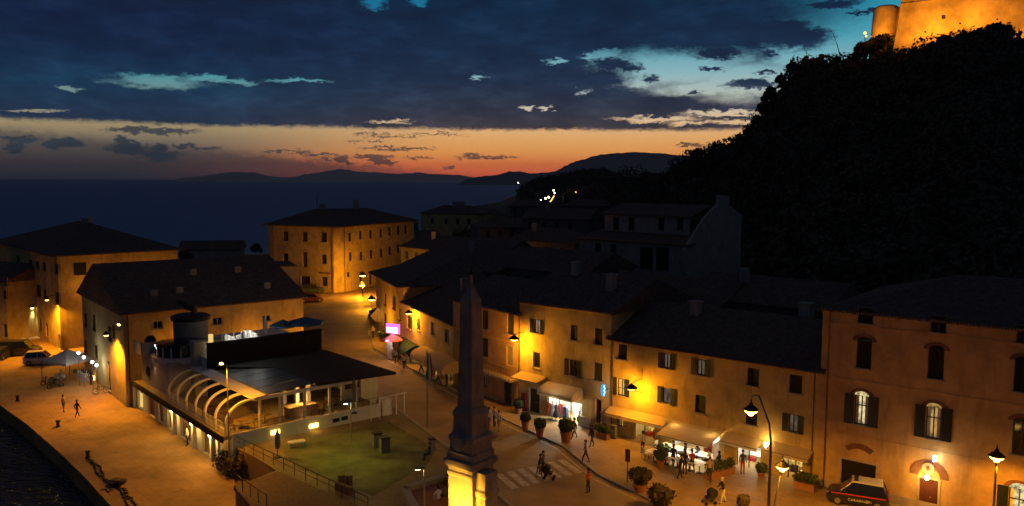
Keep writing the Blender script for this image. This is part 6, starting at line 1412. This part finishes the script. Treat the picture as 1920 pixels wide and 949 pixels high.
# ================================================================== COAST AND HILL LAMPS
def coast(lb, x, y, D, em, w_, r=.35, col=WHITE):
    p = AT(x, y, D); t = thing('coast_lamp', lb, 'lamp', p); b = MB(); b.ball(p, r, k=8); b.build('globe', EM[em], t); b = MB(); b.tube([p-Z*6, p-Z*r], .08, k=5); b.build('pole', M['iron'], t)
    if w_: lamp(p+Vector((0, -r-.6, .2)), w_, col, .2)
for lb, x, y, em, w_, r in (('lowest white lamp of the coast string', 1006, 382, 'coast', 300, .32), ('second lowest white lamp of the coast string', 1012, 379, 'coast', 0, .26), ('left lamp of the bright pair in the coast string', 1023, 372, 'coast', 500, .45), ('right lamp of the bright pair in the coast string', 1029, 370, 'coast', 0, .4), ('highest white lamp of the coast string', 1038, 357, 'coast', 300, .34), ('small lamp under the highest one of the coast string', 1040, 362, 'coast', 0, .3), ('small lamp left of the bright pair', 1014, 375, 'coast', 0, .25),
                         ('orange lamp alone on the dark slope right of the coast string', 1080, 360, 'coasts', 60, .35), ('orange lamp lower on the dark slope, farther right', 1111, 379, 'coasts', 80, .4)):
    coast(lb, x, y, 400, em, w_, r)
coast('tiny lamp on the headland shore at the far left of the point', 972, 343, 1500, 'coast', 0, .8); coast('tiny lamp among the point trees above the coast string', 1005, 340, 900, 'coasts', 0, .5)
b = MB(); b.tube([AT(1026, 383, 398), AT(1033, 377, 398), AT(1039, 367, 398)], .25, k=6); t_ = b.build('light_strip', EM['coasts']); tag(t_, 'thin slanting strip of yellow light below the coast lamps', 'light strip'); 
for x, y, r, lb in ((1622, 62, .36, 'upper yellow lamp among the trees left of the round tower'), (1624, 68, .26, 'lower yellow lamp among the trees left of the round tower')):
    coast(lb, x, y, 203, 'coasts', 90, r, SOD)
# fortress floodlights
for x, y, D, w_, lb in ((1648, 66, 203, 5000, 'at the foot of the round tower'), (1735, 60, 192, 6500, 'under the left part of the fortress wall'), (1800, 44, 189, 9000, 'under the middle of the fortress wall'), (1870, 36, 186, 6500, 'under the right part of the fortress wall'), (1960, 60, 182, 7000, 'beyond the right photo edge below the wall')):
    p = AT(x, y, D); flood('fortress floodlight '+lb, p, p+Vector((-.1, 12, 9)) if x > 1700 else p+Vector((.2, 9, 7)), w_, (1.0,.36,.02), 130)
p = AT(1775, 35, 199); t = thing('twin_lamp_post', 'dark twin headed lamp post silhouetted on the fortress wall', 'lamp post', p-Z*4); b = MB(); b.tube([p-Z*4, p], .07, k=6); b.tube([p-Vector((.8,0,0)), p+Vector((.8,0,0))], .05, k=6); b.build('pole', M['iron'], t)
for s_ in (-.8, .8): b = MB(); b.cbox(p+Vector((s_, 0, -.1)), .7, .5, .9); b.build('lamp_head', M['iron'], t)
# pedestal floods
pe = FG.pt(-.6, 6.7, .9); flood('small floodlight under the eave at the gabled house front corner', pe, (-40, 64, -2), 1900, SOD, 125)
lo_ = oc-vv*2.9+uu*.1+Z*1.1; flood('floodlight at the foot of the pedestal left face', lo_, oc-vv*.9+Z*2.7, 3600, (1,.45,.03), 62)
lo_ = oc+uu*1.1-vv*2.4+Z*.9; flood('floodlight at the foot of the pedestal right buttress', lo_, oc+uu*1.1-vv*.5+Z*2.5, 1600, (1,.45,.03), 56)
# ================================================================== CAFE TABLES
uc = [FO.uz(x, 860)[0] for x in (1268, 1290, 1312, 1334, 1352)]
ct = cc_ = None
for k, u in enumerate(uc):
    for row, o_ in (('back', 1.5), ('front', 3.4)):
        lb = od[k]+' from the left in the '+row+' cafe row'
        if ct is None:
            ct = table('white clothed table, '+lb, FO.pt(u, .11, o_), cloth=M['cwhite'], w_=1.0, group='white cafe tables under the awning'); cc_ = chair('pale chair at the table '+lb, FO.pt(u-.75, .11, o_), .7, 'cwhite', group='chairs at the cafe tables')
        else: dup(ct, FO.pt(u, .11, o_), 0, 'white clothed table, '+lb); dup(cc_, FO.pt(u-.75, .11, o_), 1.3, 'pale chair at the table '+lb)
for k, (lb, tp) in enumerate((('diner in white seated leftmost under the cafe awning', 'cwhite'), ('diner in dark top seated second under the cafe awning', 'cblack'), ('diner in blue seated in the middle of the cafe', 'cblue'), ('diner in pale shirt seated right of the middle in the cafe', 'cbeige'), ('diner in black seated rightmost in the cafe', 'cblack'))):
    person(lb, FO.pt(uc[k]+.62, .11-.05, 1.55), R(130)+(k % 2)*.3, 'sit', tp, 'cblue')
# ================================================================== STREET FURNITURE
def binbox(name, lb, loc, w_, d_, h_, rz, m='cgrey', cat='bin'):
    t = thing(name, lb, cat, loc); b = MB(); b.cbox(loc, w_, d_, h_, rz); b.build('body', M[m], t); b = MB(); b.cbox(Vector(loc)+Z*h_, w_+.06, d_+.06, .08, rz); b.build('lid', M['iron'], t)
binbox('litter_bin', 'dark box shaped litter bin on the green lit square, left one', G(707, 838), .7, .6, 1.1, .5); binbox('litter_bin', 'dark box shaped litter bin on the green lit square, right one', G(721, 848), .7, .6, 1.15, .5)
binbox('stone_block', 'dark block by the road kerb left of the obelisk', G(809, 842), .5, .5, .8, .3, 'stone', 'block')
b = MB(); b.cbox(G(645, 923), 1.5, .4, .5, -.7); b.cbox(G(641, 915), .3, .35, .9, -.7); b.cbox(G(655, 916), .3, .35, .9, -.7); tag(b.build('bench', M['wood']), 'dark wooden bench with two posts on the square edge at the bottom', 'bench')
g = G(556, 838); t = thing('bench', 'pale low stone bench on the square below the terrace wall', 'bench', g); b = MB(); b.cbox(g+Z*.38, 1.3, .6, .1, .5); b.build('seat', M['cwhite'], t); b = MB(); b.cbox(g-Vector((.4,.2,0)), .15, .4, .38, .5); b.cbox(g+Vector((.4,.2,0)), .15, .4, .38, .5); b.build('legs', M['stone'], t)
g = G(521, 858); parasol('parasol', 'dark folded parasol standing at the edge of the square below the terrace wall', g, 1, 2.1, False, 'cgrey')
# small sign on a post by the big bush
g = PP(1176, 905); t = thing('signpost', 'small dark signpost at the kerb beside the big dark bush', 'signpost', g); b = MB(); b.tube([g, g+Z*2.2], .03); b.build('post', M['iron'], t); b = MB(); b.cbox(g+Z*1.5, .35, .05, .9, -.5); b.build('sign_panel', M['reddoor'], t)
# bollards and ropes on the quay
for x, y, lb in ((165, 858, 'iron mooring bollard on the quay at the head of the rope pile'), (109, 800, 'small iron bollard near the quay edge by the walkers'), (33, 752, 'low iron bollard at the far left of the quay edge'), (222, 915, 'iron mooring bollard among the ropes at the bottom')):
    g = G(x, y, QZ); t = thing('bollard', lb, 'bollard', g); b = MB(); b.lathe(g, [(.22, 0), (.22, .08), (.14, .12), (.13, .42), (.22, .5), (.2, .58), (.05, .62)], k=12); b.build('post', M['iron'], t)
for i, (lb, pts) in enumerate((('long dark mooring rope snaking along the quay to the bottom', ((165,858),(175,872),(185,890),(200,900),(218,905),(224,920),(236,935),(240,950),(250,965))), ('thinner slack rope beside the long one on the quay', ((170,862),(190,880),(196,896),(210,912),(232,918),(240,930),(256,948),(262,962))), ('short rope end lying across the quay edge', ((190,918),(205,922),(215,912),(224,916))))):
    q = [G(x, y, QZ+.06) for x, y in pts]; s_ = []
    for a, c in zip(q, q[1:]):
        for k in range(6): s_.append(a+(c-a)*k/6+Vector((rr.uniform(-.12,.12), rr.uniform(-.12,.12), rr.uniform(0,.05))))
    b = MB(); b.tube(s_, .07, k=6); tag(b.build('rope', M['rope']), lb, 'rope')
g = G(222, 908, QZ); b = MB(); 
for k in range(7): b.lathe(g+Vector((rr.uniform(-.3,.3), rr.uniform(-.3,.3), k*.07)), [(.55-.04*k, 0), (.6-.04*k, .05), (.5-.04*k, .1)], k=14)
tag(b.build('net_pile', M['rope']), 'dark coiled heap of net and rope on the quay near the bottom bollard', 'net')
# bicycles and scooters
def bike(lb, loc, rz, name='bicycle', m='iron', scoot=False):
    t = thing(name, lb, name, loc); L = Vector(loc); X = Vector((math.cos(rz), math.sin(rz), 0)); Y = Vector((-X.y, X.x, 0))
    r = .24 if scoot else .33; wb = .62 if scoot else .52
    for sx in (-wb, wb):
        b = MB(); ring = [L+X*(sx+math.cos(a)*r)+Z*(r+math.sin(a)*r) for a in np.linspace(0, 2*math.pi, 15)]; b.tube(ring, .06 if scoot else .025, k=5); b.build('wheel', M['rubber'], t)
    b = MB()
    if scoot: b.box(L-X*.75-Y*.17+Z*.35, X*.8, Y*.34, Z*.38); b.box(L+X*.35-Y*.2+Z*.3, X*.1, Y*.4, Z*.7-X*.1); b.box(L-X*.1-Y*.16+Z*.25, X*.55, Y*.32, Z*.08)
    else:
        for a, c in ((( -wb,.33),(-.1,.3)), ((-.1,.3),(-.2,.8)), ((-.2,.8),(-wb,.33)), ((-.18,.72),(.38,.75)), ((-.1,.3),(.36,.7)), ((.36,.85),(wb,.33))): b.tube([L+X*a[0]+Z*a[1], L+X*c[0]+Z*c[1]], .02, k=5)
    b.build('frame', M[m], t); b = MB(); b.cbox(L-X*.25+Z*.8, .4 if scoot else .24, .22 if scoot else .14, .08, rz); b.build('saddle', M['rubber'], t); b = MB(); b.tube([L+X*.38-Y*.28+Z*1.0, L+X*.34+Z*.95, L+X*.38+Y*.28+Z*1.0], .018, k=5); b.tube([L+X*.36+Z*.95, L+X*.42+Z*.6], .02, k=5); b.build('handlebar', M['pole'], t)
    if scoot: b = MB(); b.ball(L+X*.5+Z*.85, .09); b.build('headlight', M['metal'], t)
bike('red scooter parked beneath the market tent edge, leftmost', G(93, 722, QZ), R(200), 'scooter', 'cardark', True); bike('dark scooter parked beneath the market tent edge, middle', G(104, 727, QZ), R(230), 'scooter', 'cardark', True); bike('pale scooter standing below the tent with a round headlight', G(112, 716, QZ), R(250), 'scooter', 'carwhite', True)
bike('bicycle leaning near the gabled house foot by the stall', G(190, 738, QZ), R(30)); bike('bicycle against the gabled house front corner', G(226, 752, QZ), R(-45)); bike('red bicycle at the right end of the market stall', G(176, 716, QZ), R(10), m='carred')
# market tent
g = G(128, 712, QZ); t = thing('market_tent', 'pale square market tent on the quay beside the cars', 'tent', g); sz = 2.0
cn = [g+Vector((math.cos(R(25)+math.pi/2*k), math.sin(R(25)+math.pi/2*k), 0))*2.6 for k in range(4)]; b = MB(); ap = g+Z*3.6
for k in range(4): b.face([ap, cn[k]+Z*2.4, cn[(k+1) % 4]+Z*2.4]); b.face([cn[k]+Z*2.4, cn[k]+Z*2.1, cn[(k+1) % 4]+Z*2.1, cn[(k+1) % 4]+Z*2.4])
b.build('canopy', M['canvas'], t)
for k in range(4): b = MB(); b.tube([cn[k], cn[k]+Z*2.4], .04); b.build('leg', M['pole'], t)
g = G(158, 712, QZ); t = thing('market_stall', 'small stall counter with goods under bright white lights by the gabled house', 'stall', g); b = MB(); b.cbox(g, 2.6, 1.0, .9, R(-40)); b.build('counter', M['cwhite'], t); b = MB()
for k in range(8): b.cbox(g+Vector((rr.uniform(-.9,.9), rr.uniform(-.5,.5), .9)), .3, .3, rr.uniform(.15,.4), rr.random(), mt=rr.choice([M['cred'], M['shrub'], M['awn'], M['cblue']]))
b.build('goods', None, t)
for x, y, lb in ((147,662,'leftmost white stall light'), (157,670,'second white stall light from the left'), (173,679,'third white stall light from the left'), (181,685,'rightmost white stall light by the house wall')):
    D = 88-(x-147)*.05; p = AT(x, y, D); t = thing('stall_light', lb, 'lamp', p); b = MB(); b.ball(p, .17, k=8); b.build('globe', EM['cool'], t); b = MB(); b.tube([(p.x, p.y, QZ), p-Z*.17], .025, k=5); b.build('pole', M['pole'], t); lamp(p+Vector((0,-.35,-.1)), 32, (.9,.95,.85), .1)
for k in range(9):
    x = 132+k*6; g = G(x, 740-k*2, QZ) if k < 0 else G(140+k*5.5, 716-k*.6, QZ)
g = G(181, 712, QZ); b = MB(); b.cbox(g, .5, .3, .5, .3); t = b.build('lit_box', EM['sod']); tag(t, 'small glowing red and yellow box light at the gabled house wall', 'lamp'); lamp(g+Vector((-.2,-.6,.6)), 30, (1,.3,.1), .1)
# big pillar light on the harbour house (arched doorway glow)
u_, z_ = FL.uz(61, 610); b = MB(); FL.slab(b, u_-.7, u_+.7, QZ, 2.6, .0, .12); o = b.build('door_panel', M['frameW'], FL.root)
# clutter by the shops
for i, (x, y, w_, h_, m_, lb) in enumerate(((1150,822,.5,1.0,'cgrey','dark bin beside the planter at the shop house corner'), (983,770,.5,1.5,'cred','red dressed display rack by the dark yellow house door'), (1247,856,.9,.7,'awngreen','green crate stack left of the cafe entrance'), (1452,880,.5,1.1,'reddoor','small red notice stand under the bright sconce'))):
    g = PP(x, y); t = thing('display_stand', lb, 'stand', g); b = MB(); b.cbox(g+Z*.1, w_, .35, h_, -.75); b.build('panel', M[m_], t); b = MB(); b.cbox(g, w_*.8, .3, .1, -.75); b.build('foot', M['iron'], t)
b = MB(); b.cbox(G(700, 592, .11), 1.4, .6, .9, .3); tag(b.build('cafe_counter', M['wood']), 'dark wooden counter on the far pavement under the lowest lantern', 'counter')
lamp(G(712,640,.11)+Z*3+Vector((-.5,-1,0)), 500, SOD, .2)  # added bare fill light over the far pavement, no fixture
